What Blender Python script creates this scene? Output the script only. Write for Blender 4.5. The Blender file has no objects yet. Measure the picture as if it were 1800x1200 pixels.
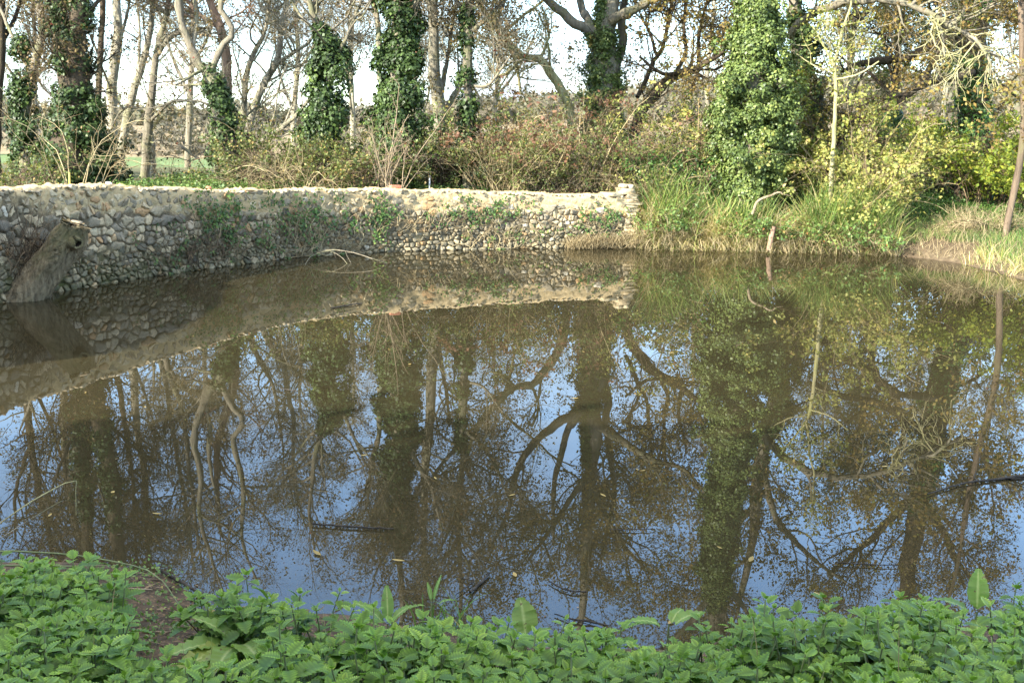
import bpy, math
import numpy as np
from mathutils import Matrix, Vector
SC = bpy.context.scene
COL = SC.collection
RNG = np.random.default_rng(7)
PI = math.pi
# ------------------------------------------------------------------ camera
F, H = 1900.0, 2.3
PITCH, ROLL = math.atan(370 / 1900), math.radians(1.3)
_f = np.array([0, math.cos(PITCH), -math.sin(PITCH)])
_r0 = np.array([1.0, 0, 0]); _u0 = np.array([0, math.sin(PITCH), math.cos(PITCH)])
_r = math.cos(ROLL) * _r0 + math.sin(ROLL) * _u0
_u = -math.sin(ROLL) * _r0 + math.cos(ROLL) * _u0
CAM = np.array([0, 0, H])
cam = bpy.data.cameras.new('camera'); camo = bpy.data.objects.new('camera', cam); COL.objects.link(camo)
cam.sensor_width = 36; cam.lens = F / 1800 * 36; cam.clip_end = 5000; cam.clip_start = .05
camo.matrix_world = Matrix(((_r[0], _u[0], -_f[0], 0), (_r[1], _u[1], -_f[1], 0), (_r[2], _u[2], -_f[2], H), (0, 0, 0, 1)))
SC.camera = camo
# ------------------------------------------------------------------ light
SUN_AZ, SUN_EL = math.radians(180 + 47), math.radians(25)
w = bpy.data.worlds.new('World'); SC.world = w; w.use_nodes = True
N, LK = w.node_tree.nodes, w.node_tree.links
bg = N['Background']; bg.inputs[1].default_value = .15
sky = N.new('ShaderNodeTexSky'); sky.sky_type = 'NISHITA'; sky.sun_disc = False
sky.sun_elevation = SUN_EL; sky.sun_rotation = SUN_AZ; sky.ozone_density = 2.2; sky.dust_density = .6
tc = N.new('ShaderNodeTexCoord'); sep = N.new('ShaderNodeSeparateXYZ'); LK.new(tc.outputs['Generated'], sep.inputs[0])
mp = N.new('ShaderNodeMapping'); mp.inputs['Scale'].default_value = (3, 3, 9); LK.new(tc.outputs['Generated'], mp.inputs[0])
nz = N.new('ShaderNodeTexNoise'); nz.inputs['Scale'].default_value = 1.6; nz.inputs['Detail'].default_value = 6; LK.new(mp.outputs[0], nz.inputs['Vector'])
mr = N.new('ShaderNodeMapRange'); mr.inputs[1].default_value = .40; mr.inputs[2].default_value = .68; LK.new(nz.outputs[0], mr.inputs[0])
el = N.new('ShaderNodeMapRange'); el.inputs[1].default_value = .08; el.inputs[2].default_value = .44; el.inputs[3].default_value = 1; el.inputs[4].default_value = 0
LK.new(sep.outputs[2], el.inputs[0])
mx0 = N.new('ShaderNodeMath'); mx0.operation = 'MULTIPLY_ADD'; mx0.inputs[1].default_value = .75; mx0.inputs[2].default_value = .25
LK.new(mr.outputs[0], mx0.inputs[0])
mm = N.new('ShaderNodeMath'); mm.operation = 'MULTIPLY'; LK.new(mx0.outputs[0], mm.inputs[0]); LK.new(el.outputs[0], mm.inputs[1])
gain = N.new('ShaderNodeMixRGB'); gain.blend_type = 'MULTIPLY'; gain.inputs[0].default_value = 1; gain.inputs[2].default_value = (1.5, 1.68, 1.78, 1)
LK.new(sky.outputs[0], gain.inputs[1])
mix = N.new('ShaderNodeMixRGB'); LK.new(mm.outputs[0], mix.inputs[0]); LK.new(gain.outputs[0], mix.inputs[1]); mix.inputs[2].default_value = (1.95, 2.14, 2.42, 1)
hv = N.new('ShaderNodeMapRange'); hv.interpolation_type = 'SMOOTHSTEP'; hv.inputs[1].default_value = .46; hv.inputs[2].default_value = .75; hv.inputs[3].default_value = 0; hv.inputs[4].default_value = .8
LK.new(sep.outputs[2], hv.inputs[0])
mix2 = N.new('ShaderNodeMixRGB'); LK.new(hv.outputs[0], mix2.inputs[0]); LK.new(mix.outputs[0], mix2.inputs[1]); mix2.inputs[2].default_value = (5.2, 4.95, 4.5, 1)
LK.new(mix2.outputs[0], bg.inputs[0])
sun = bpy.data.lights.new('sun', 'SUN'); sun.energy = 5.0; sun.angle = math.radians(.5); sun.color = (1, .93, .80)
suno = bpy.data.objects.new('sun', sun); COL.objects.link(suno)
SUNV = np.array([math.sin(SUN_AZ) * math.cos(SUN_EL), math.cos(SUN_AZ) * math.cos(SUN_EL), math.sin(SUN_EL)])
suno.rotation_euler = Vector(-SUNV).to_track_quat('-Z', 'Y').to_euler()
SC.view_settings.view_transform = 'Standard'; SC.view_settings.look = 'None'; SC.view_settings.gamma = 1
SC.view_settings.exposure = 1.95
SC.cycles.max_bounces = 6; SC.cycles.transparent_max_bounces = 12
SC.cycles.use_adaptive_sampling = True


# ------------------------------------------------------------------ helpers
def at(px, py, Y):
    d = F * _f + (px - 900) * _r - (py - 600) * _u
    return CAM + d * (Y / d[1])


def atz(px, py, z=0.0):
    d = F * _f + (px - 900) * _r - (py - 600) * _u
    return CAM + d * ((z - H) / d[2])


def unit(v):
    return v / np.maximum(np.linalg.norm(v, axis=-1, keepdims=True), 1e-9)


def mesh(name, V, faces, mats, parent=None, attrs=None, smooth=False, midx=None):
    """V (n,3); faces: list of (m,k) int arrays"""
    me = bpy.data.meshes.new(name)
    V = np.asarray(V, dtype=np.float32)
    me.vertices.add(len(V)); me.vertices.foreach_set('co', V.ravel())
    faces = [np.asarray(f, dtype=np.int32) for f in faces if len(f)]
    li = np.concatenate([f.ravel() for f in faces])
    ls = []; o = 0
    for f in faces:
        ls.append(o + np.arange(len(f), dtype=np.int32) * f.shape[1]); o += f.size
    ls = np.concatenate(ls)
    me.loops.add(len(li)); me.loops.foreach_set('vertex_index', li)
    me.polygons.add(len(ls)); me.polygons.foreach_set('loop_start', ls.astype(np.int32))
    for k, a in (attrs or {}).items():
        at_ = me.attributes.new(k, 'FLOAT', 'POINT'); at_.data.foreach_set('value', np.asarray(a, dtype=np.float32))
    me.update(calc_edges=True)
    if smooth:
        me.polygons.foreach_set('use_smooth', np.ones(len(ls), dtype=bool))
    for m in (mats if isinstance(mats, (list, tuple)) else [mats]):
        me.materials.append(m)
    if midx is not None:
        me.polygons.foreach_set('material_index', np.asarray(midx, dtype=np.int32))
    ob = bpy.data.objects.new(name, me); COL.objects.link(ob)
    if parent is not None:
        ob.parent = parent
    return ob


def tag(o, label=None, cat=None, group=None, kind=None):
    if label: o['label'] = label
    if cat: o['category'] = cat
    if group: o['group'] = group
    if kind: o['kind'] = kind
    return o


def thing(name, label, cat, loc=(0, 0, 0), group=None):
    o = bpy.data.objects.new(name, None); COL.objects.link(o); o.location = loc
    o.empty_display_size = .1
    return tag(o, label, cat, group)


class Geo:
    def __init__(s): s.V = []; s.Q = []; s.T = []; s.A = []; s.n = 0; s.B = []

    def add(s, V, Q=None, T=None, rnd=None, b=None):
        V = np.asarray(V, float).reshape(-1, 3)
        s.V.append(V)
        if Q is not None and len(Q): s.Q.append(np.asarray(Q) + s.n)
        if T is not None and len(T): s.T.append(np.asarray(T) + s.n)
        s.A.append(np.zeros(len(V)) if rnd is None else np.broadcast_to(rnd, (len(V),)))
        s.B.append(np.zeros(len(V)) if b is None else np.broadcast_to(b, (len(V),)))
        s.n += len(V)
        return s

    def build(s, name, mat, parent=None, off=(0, 0, 0), smooth=False):
        V = np.concatenate(s.V) - np.asarray(off)
        fs = []
        if s.Q: fs.append(np.concatenate(s.Q))
        if s.T: fs.append(np.concatenate(s.T))
        return mesh(name, V, fs, mat, parent, {'rnd': np.concatenate(s.A), 'band': np.concatenate(s.B)}, smooth)


def tubes(P, R, sides, rnd=None):
    """P (m,k,3), R (m,k) -> V, Q, per-vertex rnd"""
    P = np.asarray(P, float); R = np.asarray(R, float)
    if P.ndim == 2: P = P[None]; R = R[None]
    m, k, _ = P.shape
    T = np.empty_like(P); T[:, 1:-1] = P[:, 2:] - P[:, :-2]; T[:, 0] = P[:, 1] - P[:, 0]; T[:, -1] = P[:, -1] - P[:, -2]
    T = unit(T)
    mean = unit(P[:, -1] - P[:, 0])
    ref = np.where(np.abs(mean[:, 2:3]) > .8, np.array([[1., 0, 0]]), np.array([[0, 0, 1.]]))
    U = np.cross(mean, ref)[:, None, :] * np.ones((1, k, 1))
    U = unit(U - (U * T).sum(-1, keepdims=True) * T)
    W = np.cross(T, U)
    a = np.arange(sides) / sides * 2 * PI
    V = P[:, :, None, :] + R[:, :, None, None] * (np.cos(a)[:, None] * U[:, :, None, :] + np.sin(a)[:, None] * W[:, :, None, :])
    idx = np.arange(m * k * sides).reshape(m, k, sides)
    A = idx[:, :-1, :]; B = np.roll(A, -1, axis=2); D = idx[:, 1:, :]; C = np.roll(D, -1, axis=2)
    Q = np.stack([A, B, C, D], -1).reshape(-1, 4)
    r = np.repeat(RNG.random(m) if rnd is None else np.broadcast_to(rnd, (m,)), k * sides)
    return V.reshape(-1, 3), Q, r


def smooth_path(P, R, n):
    P = np.asarray(P, float); R = np.asarray(R, float)
    if len(P) < 2: return P, R
    d = np.r_[0, np.cumsum(np.linalg.norm(np.diff(P, axis=0), axis=1))]
    E_ = np.vstack([2 * P[0] - P[1], P, 2 * P[-1] - P[-2]])
    t = np.linspace(0, d[-1], n)
    i = np.clip(np.searchsorted(d, t, side='right') - 1, 0, len(P) - 2)
    u = ((t - d[i]) / (d[i + 1] - d[i]))[:, None]
    p0, p1, p2, p3 = E_[i], E_[i + 1], E_[i + 2], E_[i + 3]
    out = .5 * (2 * p1 + (p2 - p0) * u + (2 * p0 - 5 * p1 + 4 * p2 - p3) * u**2 + (3 * p1 - p0 - 3 * p2 + p3) * u**3)
    return out, np.interp(t, d, R)


def grow(P, R, n, L, ang=(35, 75), npt=6, wig=.25, up=.15, r0=.55, tip=.25, trange=(.25, 1), rmax=.05, fade=.4, g=RNG):
    """n children over the branches P (m,k,3)"""
    m, k, _ = P.shape
    ln = np.linalg.norm(np.diff(P, axis=1), axis=2).sum(1)
    b = g.choice(m, n, p=ln / ln.sum())
    t = g.uniform(*trange, n) ** .8
    x = t * (k - 1); i = np.minimum(x.astype(int), k - 2); u = (x - i)[:, None]
    p = P[b, i] * (1 - u) + P[b, i + 1] * u
    T = unit(P[b, i + 1] - P[b, i])
    rr = R[b, i] * (1 - u[:, 0]) + R[b, i + 1] * u[:, 0]
    rv = unit(np.cross(T, g.normal(size=(n, 3))))
    a = np.radians(g.uniform(*ang, n))[:, None]
    d = unit(np.cos(a) * T + np.sin(a) * rv)
    length = L * g.uniform(.45, 1.25, n) * (1 - fade * t)
    Pc = np.empty((n, npt, 3)); Pc[:, 0] = p
    st = (length / (npt - 1))[:, None]
    for j in range(1, npt):
        d = unit(d + g.normal(size=(n, 3)) * wig + np.array([0, 0, up]))
        Pc[:, j] = Pc[:, j - 1] + d * st
    rs = np.minimum(rr * r0, rmax)
    Rc = rs[:, None] * np.linspace(1, tip, npt)[None]
    return Pc, Rc


def along(P, n, g=RNG, tr=(0, 1)):
    m, k, _ = P.shape
    b = g.integers(0, m, n); x = g.uniform(*tr, n) * (k - 1)
    i = np.minimum(x.astype(int), k - 2); u = (x - i)[:, None]
    return P[b, i] * (1 - u) + P[b, i + 1] * u, unit(P[b, i + 1] - P[b, i])


def leaf_quads(P, Nn, T, L, W, fold=.15, rnd=None, mid=.42, g=RNG):
    n = len(P)
    L = np.broadcast_to(L, (n,))[:, None]; W = np.broadcast_to(W, (n,))[:, None]
    T = unit(T - (T * Nn).sum(-1, keepdims=True) * Nn); S = np.cross(T, Nn)
    f = Nn * fold * W
    V = np.stack([P, P + T * L * mid + S * W * .5 + f, P + T * L, P + T * L * mid - S * W * .5 + f], 1)
    Q = np.arange(n * 4).reshape(n, 4)
    r = np.repeat(g.random(n) if rnd is None else rnd, 4)
    return V.reshape(-1, 3), Q, r


def rand_leaves(P, L, W, droop=.3, upn=.5, rnd=None, g=RNG, fold=.15):
    n = len(P)
    Nn = unit(g.normal(size=(n, 3)) + np.array([0, 0, upn])); T = g.normal(size=(n, 3)) + np.array([0, 0, -droop])
    s = g.uniform(.6, 1.2, n)
    return leaf_quads(P, Nn, T, L * s, W * s, fold, rnd, g=g)


# ------------------------------------------------------------------ materials
def newmat(name):
    m = bpy.data.materials.new(name); m.use_nodes = True
    nt = m.node_tree; b = nt.nodes['Principled BSDF']
    return m, nt, b


def ramp(nt, src, stops):
    r = nt.nodes.new('ShaderNodeValToRGB'); e = r.color_ramp.elements
    while len(e) < len(stops): e.new(.5)
    for x, (p, c) in zip(e, stops): x.position = p; x.color = (*c, 1)
    nt.links.new(src, r.inputs[0]); return r.outputs[0]


def attr(nt, name):
    a = nt.nodes.new('ShaderNodeAttribute'); a.attribute_name = name; return a.outputs['Fac']


def noise(nt, scale, detail=4, sc=(1, 1, 1), rough=.55, dist=0):
    g = nt.nodes.new('ShaderNodeNewGeometry')
    mp = nt.nodes.new('ShaderNodeMapping'); mp.inputs['Scale'].default_value = sc
    nt.links.new(g.outputs['Position'], mp.inputs[0])
    n = nt.nodes.new('ShaderNodeTexNoise'); n.inputs['Scale'].default_value = scale; n.inputs['Detail'].default_value = detail
    n.inputs['Roughness'].default_value = rough; n.inputs['Distortion'].default_value = dist
    nt.links.new(mp.outputs[0], n.inputs['Vector']); return n.outputs[0]


def mixc(nt, fac, a, b, mode='MIX'):
    m = nt.nodes.new('ShaderNodeMixRGB'); m.blend_type = mode
    for s, v in ((m.inputs[0], fac), (m.inputs[1], a), (m.inputs[2], b)):
        if isinstance(v, (int, float)): s.default_value = v
        elif isinstance(v, tuple): s.default_value = (*v, 1)
        else: nt.links.new(v, s)
    return m.outputs[0]


def mrange(nt, src, a, b, c=0, d=1):
    m = nt.nodes.new('ShaderNodeMapRange'); nt.links.new(src, m.inputs[0])
    for i, v in enumerate((a, b, c, d)): m.inputs[i + 1].default_value = v
    return m.outputs[0]


def math_(nt, op, a, b):
    m = nt.nodes.new('ShaderNodeMath'); m.operation = op
    for s, v in ((m.inputs[0], a), (m.inputs[1], b)):
        if isinstance(v, (int, float)): s.default_value = v
        else: nt.links.new(v, s)
    return m.outputs[0]


def bump(nt, b, h, strength=.5, dist=.02):
    n = nt.nodes.new('ShaderNodeBump'); n.inputs['Strength'].default_value = strength; n.inputs['Distance'].default_value = dist
    nt.links.new(h, n.inputs['Height']); nt.links.new(n.outputs[0], b.inputs['Normal'])


def leafmat(name, stops, rough=.5, trans=.25, spec=.4, vein=None, spots=None):
    m, nt, b = newmat(name)
    c = ramp(nt, attr(nt, 'rnd'), stops)
    if vein:
        c = mixc(nt, mrange(nt, attr(nt, 'band'), vein[0], 1, .0, vein[1]), c, vein[2])
    if spots: c = mixc(nt, mrange(nt, noise(nt, 55, 2), .66, .70, 0, .8), c, spots)
    nlo = noise(nt, 1.3, 2)
    c = mixc(nt, 1.0, c, ramp(nt, nlo, [(.3, (.78, .8, .78)), (.7, (1.2, 1.18, 1.1))]), 'MULTIPLY')
    nt.links.new(c, b.inputs['Base Color']); b.inputs['Roughness'].default_value = rough
    b.inputs['Specular IOR Level'].default_value = spec
    t = nt.nodes.new('ShaderNodeBsdfTranslucent'); nt.links.new(mixc(nt, 1.0, c, (1.25, 1.3, .7), 'MULTIPLY'), t.inputs[0])
    mx = nt.nodes.new('ShaderNodeMixShader'); mx.inputs[0].default_value = trans
    nt.links.new(b.outputs[0], mx.inputs[1]); nt.links.new(t.outputs[0], mx.inputs[2])
    nt.links.new(mx.outputs[0], nt.nodes['Material Output'].inputs[0])
    return m


def barkmat(name, dark, lite, moss=None, scale=9, lichen=None):
    m, nt, b = newmat(name)
    n1 = noise(nt, scale, 6, (1, 1, .18), .65)
    c = ramp(nt, n1, [(.32, dark), (.68, lite)])
    n2 = noise(nt, 2.2, 4)
    if moss: c = mixc(nt, mrange(nt, n2, .5, .68, 0, .8), c, moss)
    if lichen: c = mixc(nt, mrange(nt, noise(nt, 14, 3), .56, .64, 0, .75), c, lichen)
    c = mixc(nt, mrange(nt, attr(nt, 'rnd'), 0, 1, 0, .35), c, tuple(x * .55 for x in dark))
    nt.links.new(c, b.inputs['Base Color']); b.inputs['Roughness'].default_value = .85; b.inputs['Specular IOR Level'].default_value = .2
    bump(nt, b, n1, 1.0, .05)
    return m


M = {}
M['bark_pale'] = barkmat('pale_bark', (.13, .115, .08), (.35, .32, .245), (.19, .19, .09), 7, (.42, .39, .29))
M['bark_grey'] = barkmat('grey_bark', (.10, .085, .06), (.27, .24, .175), (.15, .16, .07), 8)
M['bark_brown'] = barkmat('brown_bark', (.055, .04, .028), (.17, .125, .085), (.11, .10, .05), 8)
M['bark_dark'] = barkmat('dark_bark', (.028, .021, .014), (.105, .08, .052), (.07, .065, .03), 8)
M['bark_red'] = barkmat('reddish_bark', (.12, .075, .05), (.28, .19, .13), None, 8)
M['bark_lichen'] = barkmat('lichen_bark', (.24, .21, .10), (.46, .43, .24), (.34, .34, .12), 10)
M['stem_tan'] = barkmat('tan_stem', (.16, .12, .075), (.36, .29, .19), None, 12)
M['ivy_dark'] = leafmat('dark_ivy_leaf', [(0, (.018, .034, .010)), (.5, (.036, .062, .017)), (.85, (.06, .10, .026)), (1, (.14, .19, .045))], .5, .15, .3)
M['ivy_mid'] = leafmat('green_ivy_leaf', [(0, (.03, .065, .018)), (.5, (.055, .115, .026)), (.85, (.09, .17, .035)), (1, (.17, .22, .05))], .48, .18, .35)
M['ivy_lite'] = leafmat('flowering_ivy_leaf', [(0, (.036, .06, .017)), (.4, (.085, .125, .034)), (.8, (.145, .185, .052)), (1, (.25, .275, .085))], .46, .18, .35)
M['oak'] = leafmat('oak_autumn_leaf', [(0, (.08, .052, .02)), (.3, (.155, .105, .036)), (.55, (.22, .155, .048)), (.78, (.22, .19, .055)), (1, (.12, .155, .042))], .6, .35, .25)
M['brown_leaf'] = leafmat('brown_leaf', [(0, (.05, .038, .022)), (.5, (.12, .085, .046)), (.8, (.18, .13, .065)), (.92, (.15, .15, .05)), (1, (.15, .04, .028))], .65, .3, .2)
M['copper_leaf'] = leafmat('copper_leaf', [(0, (.10, .05, .032)), (.5, (.17, .088, .058)), (1, (.25, .14, .085))], .6, .35, .25)
M['olive_leaf'] = leafmat('olive_leaf', [(0, (.045, .068, .02)), (.5, (.10, .128, .035)), (.75, (.15, .16, .05)), (.9, (.20, .14, .055)), (1, (.33, .25, .08))], .55, .3, .3)
M['yellow_leaf'] = leafmat('yellow_maple_leaf', [(0, (.08, .115, .03)), (.35, (.19, .215, .06)), (.7, (.31, .30, .085)), (.9, (.42, .34, .11)), (1, (.46, .32, .17))], .55, .35, .3)
M['lime_leaf'] = leafmat('lime_leaf', [(0, (.06, .10, .018)), (.45, (.16, .21, .03)), (.85, (.29, .30, .045)), (1, (.38, .30, .06))], .5, .4, .3)
M['hazel_leaf'] = leafmat('tan_autumn_leaf', [(0, (.18, .12, .05)), (.5, (.32, .22, .09)), (1, (.42, .32, .12))], .6, .3, .2)
M['bramble'] = leafmat('bramble_leaf', [(0, (.045, .085, .024)), (.5, (.10, .17, .045)), (.85, (.17, .22, .06)), (.95, (.26, .22, .07)), (1, (.28, .12, .05))], .5, .3, .35)
M['nettle'] = leafmat('nettle_leaf', [(0, (.07, .15, .022)), (.5, (.15, .27, .034)), (.85, (.20, .35, .05)), (1, (.30, .44, .065))], .5, .3, .3, vein=(.25, .75, (.045, .10, .02)))
M['dock'] = leafmat('dock_leaf', [(0, (.06, .145, .03)), (.45, (.11, .22, .045)), (.75, (.17, .27, .06)), (.85, (.27, .28, .07)), (1, (.50, .37, .08))], .45, .35, .35, vein=(.8, .75, (.42, .50, .20)), spots=(.12, .06, .04))
M['grass'] = leafmat('grass_blade', [(0, (.05, .12, .025)), (.6, (.12, .22, .05)), (.85, (.24, .26, .09)), (1, (.40, .33, .17))], .5, .3, .3)
M['reed'] = leafmat('sedge_blade', [(0, (.07, .13, .03)), (.32, (.17, .24, .06)), (.45, (.32, .30, .10)), (.7, (.40, .32, .18)), (1, (.50, .41, .26))], .5, .3, .35)
M['dead'] = leafmat('dead_stem', [(0, (.12, .09, .05)), (.5, (.26, .205, .12)), (1, (.42, .35, .21))], .7, .15, .2)
M['dead_dark'] = leafmat('dark_dead_stem', [(0, (.05, .035, .022)), (.6, (.12, .085, .055)), (1, (.22, .16, .10))], .75, .1, .2)
M['wetwood'] = barkmat('wet_dark_wood', (.02, .018, .015), (.07, .06, .048), None, 14)
M['wood_far'] = leafmat('far_wood_foliage', [(0, (.085, .078, .062)), (.5, (.135, .118, .09)), (.8, (.12, .125, .085)), (1, (.20, .155, .10))], .8, .2, .1)
M['hedge'] = leafmat('shade_hedge_leaf', [(0, (.012, .03, .012)), (1, (.03, .06, .02))], .5, .1, .3)  # foliage of the hedge added as a shade caster


def plain(name, c, rough=.6, spec=.3, var=.3, scale=20, bmp=0):
    m, nt, b = newmat(name)
    n = noise(nt, scale, 5)
    nt.links.new(ramp(nt, n, [(.3, tuple(x * (1 - var) for x in c)), (.7, tuple(min(1, x * (1 + var)) for x in c))]), b.inputs['Base Color'])
    b.inputs['Roughness'].default_value = rough; b.inputs['Specular IOR Level'].default_value = spec
    if bmp: bump(nt, b, n, bmp, .01)
    return m


M['brick'] = plain('red_brick', (.40, .17, .10), .85, .2, .25, 30, .4)
M['stake_yellow'] = plain('yellow_cane', (.62, .50, .12), .5, .4, .15)
M['stake_white'] = plain('white_painted_cane', (.74, .74, .72), .5, .4, .1)
M['shell'] = plain('snail_shell', (.20, .10, .05), .3, .5, .5, 90)
M['dark_hole'] = plain('dark_hollow_wood', (.02, .014, .009), .95, .1, .4)
M['chip'] = plain('fresh_split_wood', (.30, .24, .16), .7, .2, .25, 25, .3)
M['knot'] = plain('knot_wood', (.26, .20, .13), .8, .2, .4, 30, .6)
M['white_flint'] = plain('white_flint', (.74, .72, .66), .6, .3, .2, 20, .3)

# ------------------------------------------------------------------ terrain
wall_px = [(0, 532), (140, 505.5), (270, 485), (400, 467.5), (545, 450), (700, 442), (850, 438), (1000, 436), (1116, 434.5)]
wall_top = [327, 326, 330, 335, 334, 333.5, 337, 342, 345]
WL = [atz(x, y)[:2] for x, y in wall_px]
d0 = unit(WL[0] - WL[1])
WL = [WL[0] + d0 * 7.0 + np.array([.6, 0]), WL[0] + d0 * 3.5 + np.array([.15, 0])] + WL
WTOP = [at(px, py, p[1])[2] for (px, py), p in zip([(a[0], b) for a, b in zip(wall_px, wall_top)], WL[2:])]
WTOP = [2.7, 2.35] + WTOP  # unseen left end made taller so its shadow covers the log
bank_px = [(1150, 437), (1250, 439), (1400, 443), (1550, 447)]
beach_px = [(1640, 456), (1700, 466), (1800, 492), (1900, 530)]
near_px = [(1900, 1075), (1700, 1095), (1500, 1115), (1350, 1128), (1200, 1136), (1050, 1140), (900, 1130), (760, 1105), (650, 1085), (560, 1075), (450, 1078), (352, 1072), (318, 1012), (255, 1000), (180, 990), (0, 985), (-200, 975)]
poly, kind = [], []
def addp(pts, k):
    for p in pts: poly.append(np.asarray(p)); kind.append(k)
addp(WL[:-1], 'wall'); addp([WL[-1]], 'bank')
addp([atz(*p)[:2] for p in bank_px], 'bank'); addp([atz(*p)[:2] for p in beach_px], 'beach')
addp([(8.2, 12.5), (8.4, 9.5), (7.2, 7.0), (4.6, 5.6)], 'side')
addp([atz(*p)[:2] for p in near_px], 'near'); addp([(-5.0, 6.0), (-7.2, 6.0)], 'side')
poly = np.array(poly)
A_ = poly; B_ = np.roll(poly, -1, axis=0)
G_ = np.array([{'wall': 0, 'bank': 1, 'beach': 2, 'near': 3, 'side': 4}[k] for k in kind])


def shore(x, y):
    x = np.atleast_1d(np.asarray(x, float)); y = np.atleast_1d(np.asarray(y, float))
    dg = np.full((5, len(x)), 1e9); ins = np.zeros(len(x), bool)
    for a, b, g in zip(A_, B_, G_):
        ab = b - a; t = np.clip(((x - a[0]) * ab[0] + (y - a[1]) * ab[1]) / (ab @ ab), 0, 1)
        d = np.hypot(x - a[0] - t * ab[0], y - a[1] - t * ab[1]); dg[g] = np.minimum(dg[g], d)
        c = ((a[1] > y) != (b[1] > y)); xx = a[0] + (y - a[1]) / np.where(abs(ab[1]) < 1e-9, 1e-9, ab[1]) * ab[0]
        ins ^= c & (x < xx)
    return dg, ins


def ss_f(a, b, x):
    t = np.clip((x - a) / (b - a), 0, 1); return t * t * (3 - 2 * t)


def sn(x, y, s):
    return (np.sin(x * 1.7 * s + 1.3) * np.sin(y * 1.3 * s + .7) + .5 * np.sin(x * 3.9 * s + y * 2.3 * s) + .5 * np.sin(x * 2.7 * s - y * 4.1 * s + 2)) / 2


def ss(a, b, x):
    t = np.clip((x - a) / (b - a), 0, 1); return t * t * (3 - 2 * t)


def gz(x, y):
    x = np.atleast_1d(np.asarray(x, float)); y = np.atleast_1d(np.asarray(y, float))
    dg, ins = shore(x, y); d = dg.min(0)
    e = np.exp(-(dg - d) / .5); e /= e.sum(0)
    pr = np.stack([ss(.06, .3, d) * .85 + .10 * ss(.5, 3, d), .98 * (1 - np.exp(-d / 1.5)), .9 * (1 - np.exp(-d / 5.0)) + .02 * ss(0, .1, d),
                   .66 * (1 - np.exp(-d / 2.6)), .8 * (1 - np.exp(-d / 2.))])
    out = (e * pr).sum(0) + .04 * sn(x, y, 1.0) * ss(.1, 1.5, d)
    dp = np.stack([.35 * ss(0, 1.5, d) + .5 * ss(1, 5, d), .5 * ss(0, 1.2, d) + .3 * ss(1, 4, d), .7 * ss(0, 3, d), .10 * ss(0, .5, d) + .5 * ss(.4, 5, d), .6 * ss(0, 3, d)])
    inn = -.02 - (e * dp).sum(0) + .012 * sn(x, y, 4)
    r = np.hypot(x, y)
    far = -.75 * ss(32, 50, y) + (2.0 + .35 * np.clip(x, -60, 90) / 30) * ss(75, 150, r) + (.8 + 13 * ss(-50, 60, x * 200 / np.maximum(r, 1)) + .8 * sn(x * .02, y * .02, 1)) * ss(140, 420, r)
    return np.where(ins, inn, out + far)


def ggrid(lo, hi, step, far, ratio=1.22):
    c = list(np.arange(lo, hi + 1e-6, step)); s = step; v = hi
    while v < far: s *= ratio; v += s; c.append(v)
    s = step; v = lo; pre = []
    while v > -far: s *= ratio; v -= s; pre.append(v)
    return np.array(pre[::-1] + c)


gx, gy = ggrid(-10, 10, .14, 1500), ggrid(1, 30, .14, 1500)
X, Y = np.meshgrid(gx, gy); Z = gz(X.ravel(), Y.ravel())
V = np.stack([X.ravel(), Y.ravel(), Z], 1)
nx, ny = len(gx), len(gy); ii = np.arange(nx * ny).reshape(ny, nx)
Q = np.stack([ii[:-1, :-1], ii[:-1, 1:], ii[1:, 1:], ii[1:, :-1]], -1).reshape(-1, 4)
dg, ins = shore(V[:, 0], V[:, 1]); dd = dg.min(0)
beach = np.exp(-np.maximum(dg[2] - .15, 0) / .5) * (~ins) * (dg[2] <= dg[1] + 1.2)
m, nt, b = newmat('soil_and_litter')
n1 = noise(nt, 6, 8, rough=.7); n2 = noise(nt, 45, 4)
soil = ramp(nt, n1, [(.3, (.022, .017, .011)), (.5, (.058, .042, .027)), (.72, (.11, .08, .05))])
soil = mixc(nt, mrange(nt, n2, .55, .66, 0, .7), soil, (.22, .14, .075))
grass = ramp(nt, noise(nt, 3, 6), [(.3, (.05, .085, .022)), (.7, (.11, .16, .045))])
c = mixc(nt, attr(nt, 'rnd'), soil, grass)
mud = ramp(nt, noise(nt, 9, 8, rough=.7), [(.3, (.045, .034, .022)), (.5, (.12, .09, .055)), (.7, (.20, .155, .095))])
c = mixc(nt, attr(nt, 'band'), c, mud)
g = nt.nodes.new('ShaderNodeNewGeometry'); sp = nt.nodes.new('ShaderNodeSeparateXYZ'); nt.links.new(g.outputs['Position'], sp.inputs[0])
# far land: a mown green field, then brown rough slopes
nf = noise(nt, .05, 5)
yv = math_(nt, 'ADD', sp.outputs[1], mrange(nt, nf, 0, 1, -10, 10))
field = ramp(nt, noise(nt, .8, 5), [(.3, (.085, .125, .04)), (.7, (.13, .175, .06))])
rough_l = ramp(nt, noise(nt, .16, 8, rough=.75), [(.3, (.10, .075, .04)), (.5, (.22, .165, .09)), (.7, (.30, .23, .13))])
c = mixc(nt, mrange(nt, sp.outputs[1], 30, 36), c, mixc(nt, .5, rough_l, grass))
c = mixc(nt, mrange(nt, yv, 46, 48), c, field)
c = mixc(nt, mrange(nt, yv, 66, 70), c, rough_l)
nt.links.new(c, b.inputs['Base Color']); b.inputs['Roughness'].default_value = .9; b.inputs['Specular IOR Level'].default_value = .15
bump(nt, b, n1, .6, .04)
gr = np.clip(.5 + sn(V[:, 0], V[:, 1], .6) * .5, 0, 1) * ss(.6, 2.5, np.where(ins, 0, dd)) * .7
tag(mesh('ground', V, [Q], m, None, {'rnd': gr, 'band': np.clip(beach, 0, 1)}, True), kind='structure')

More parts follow.
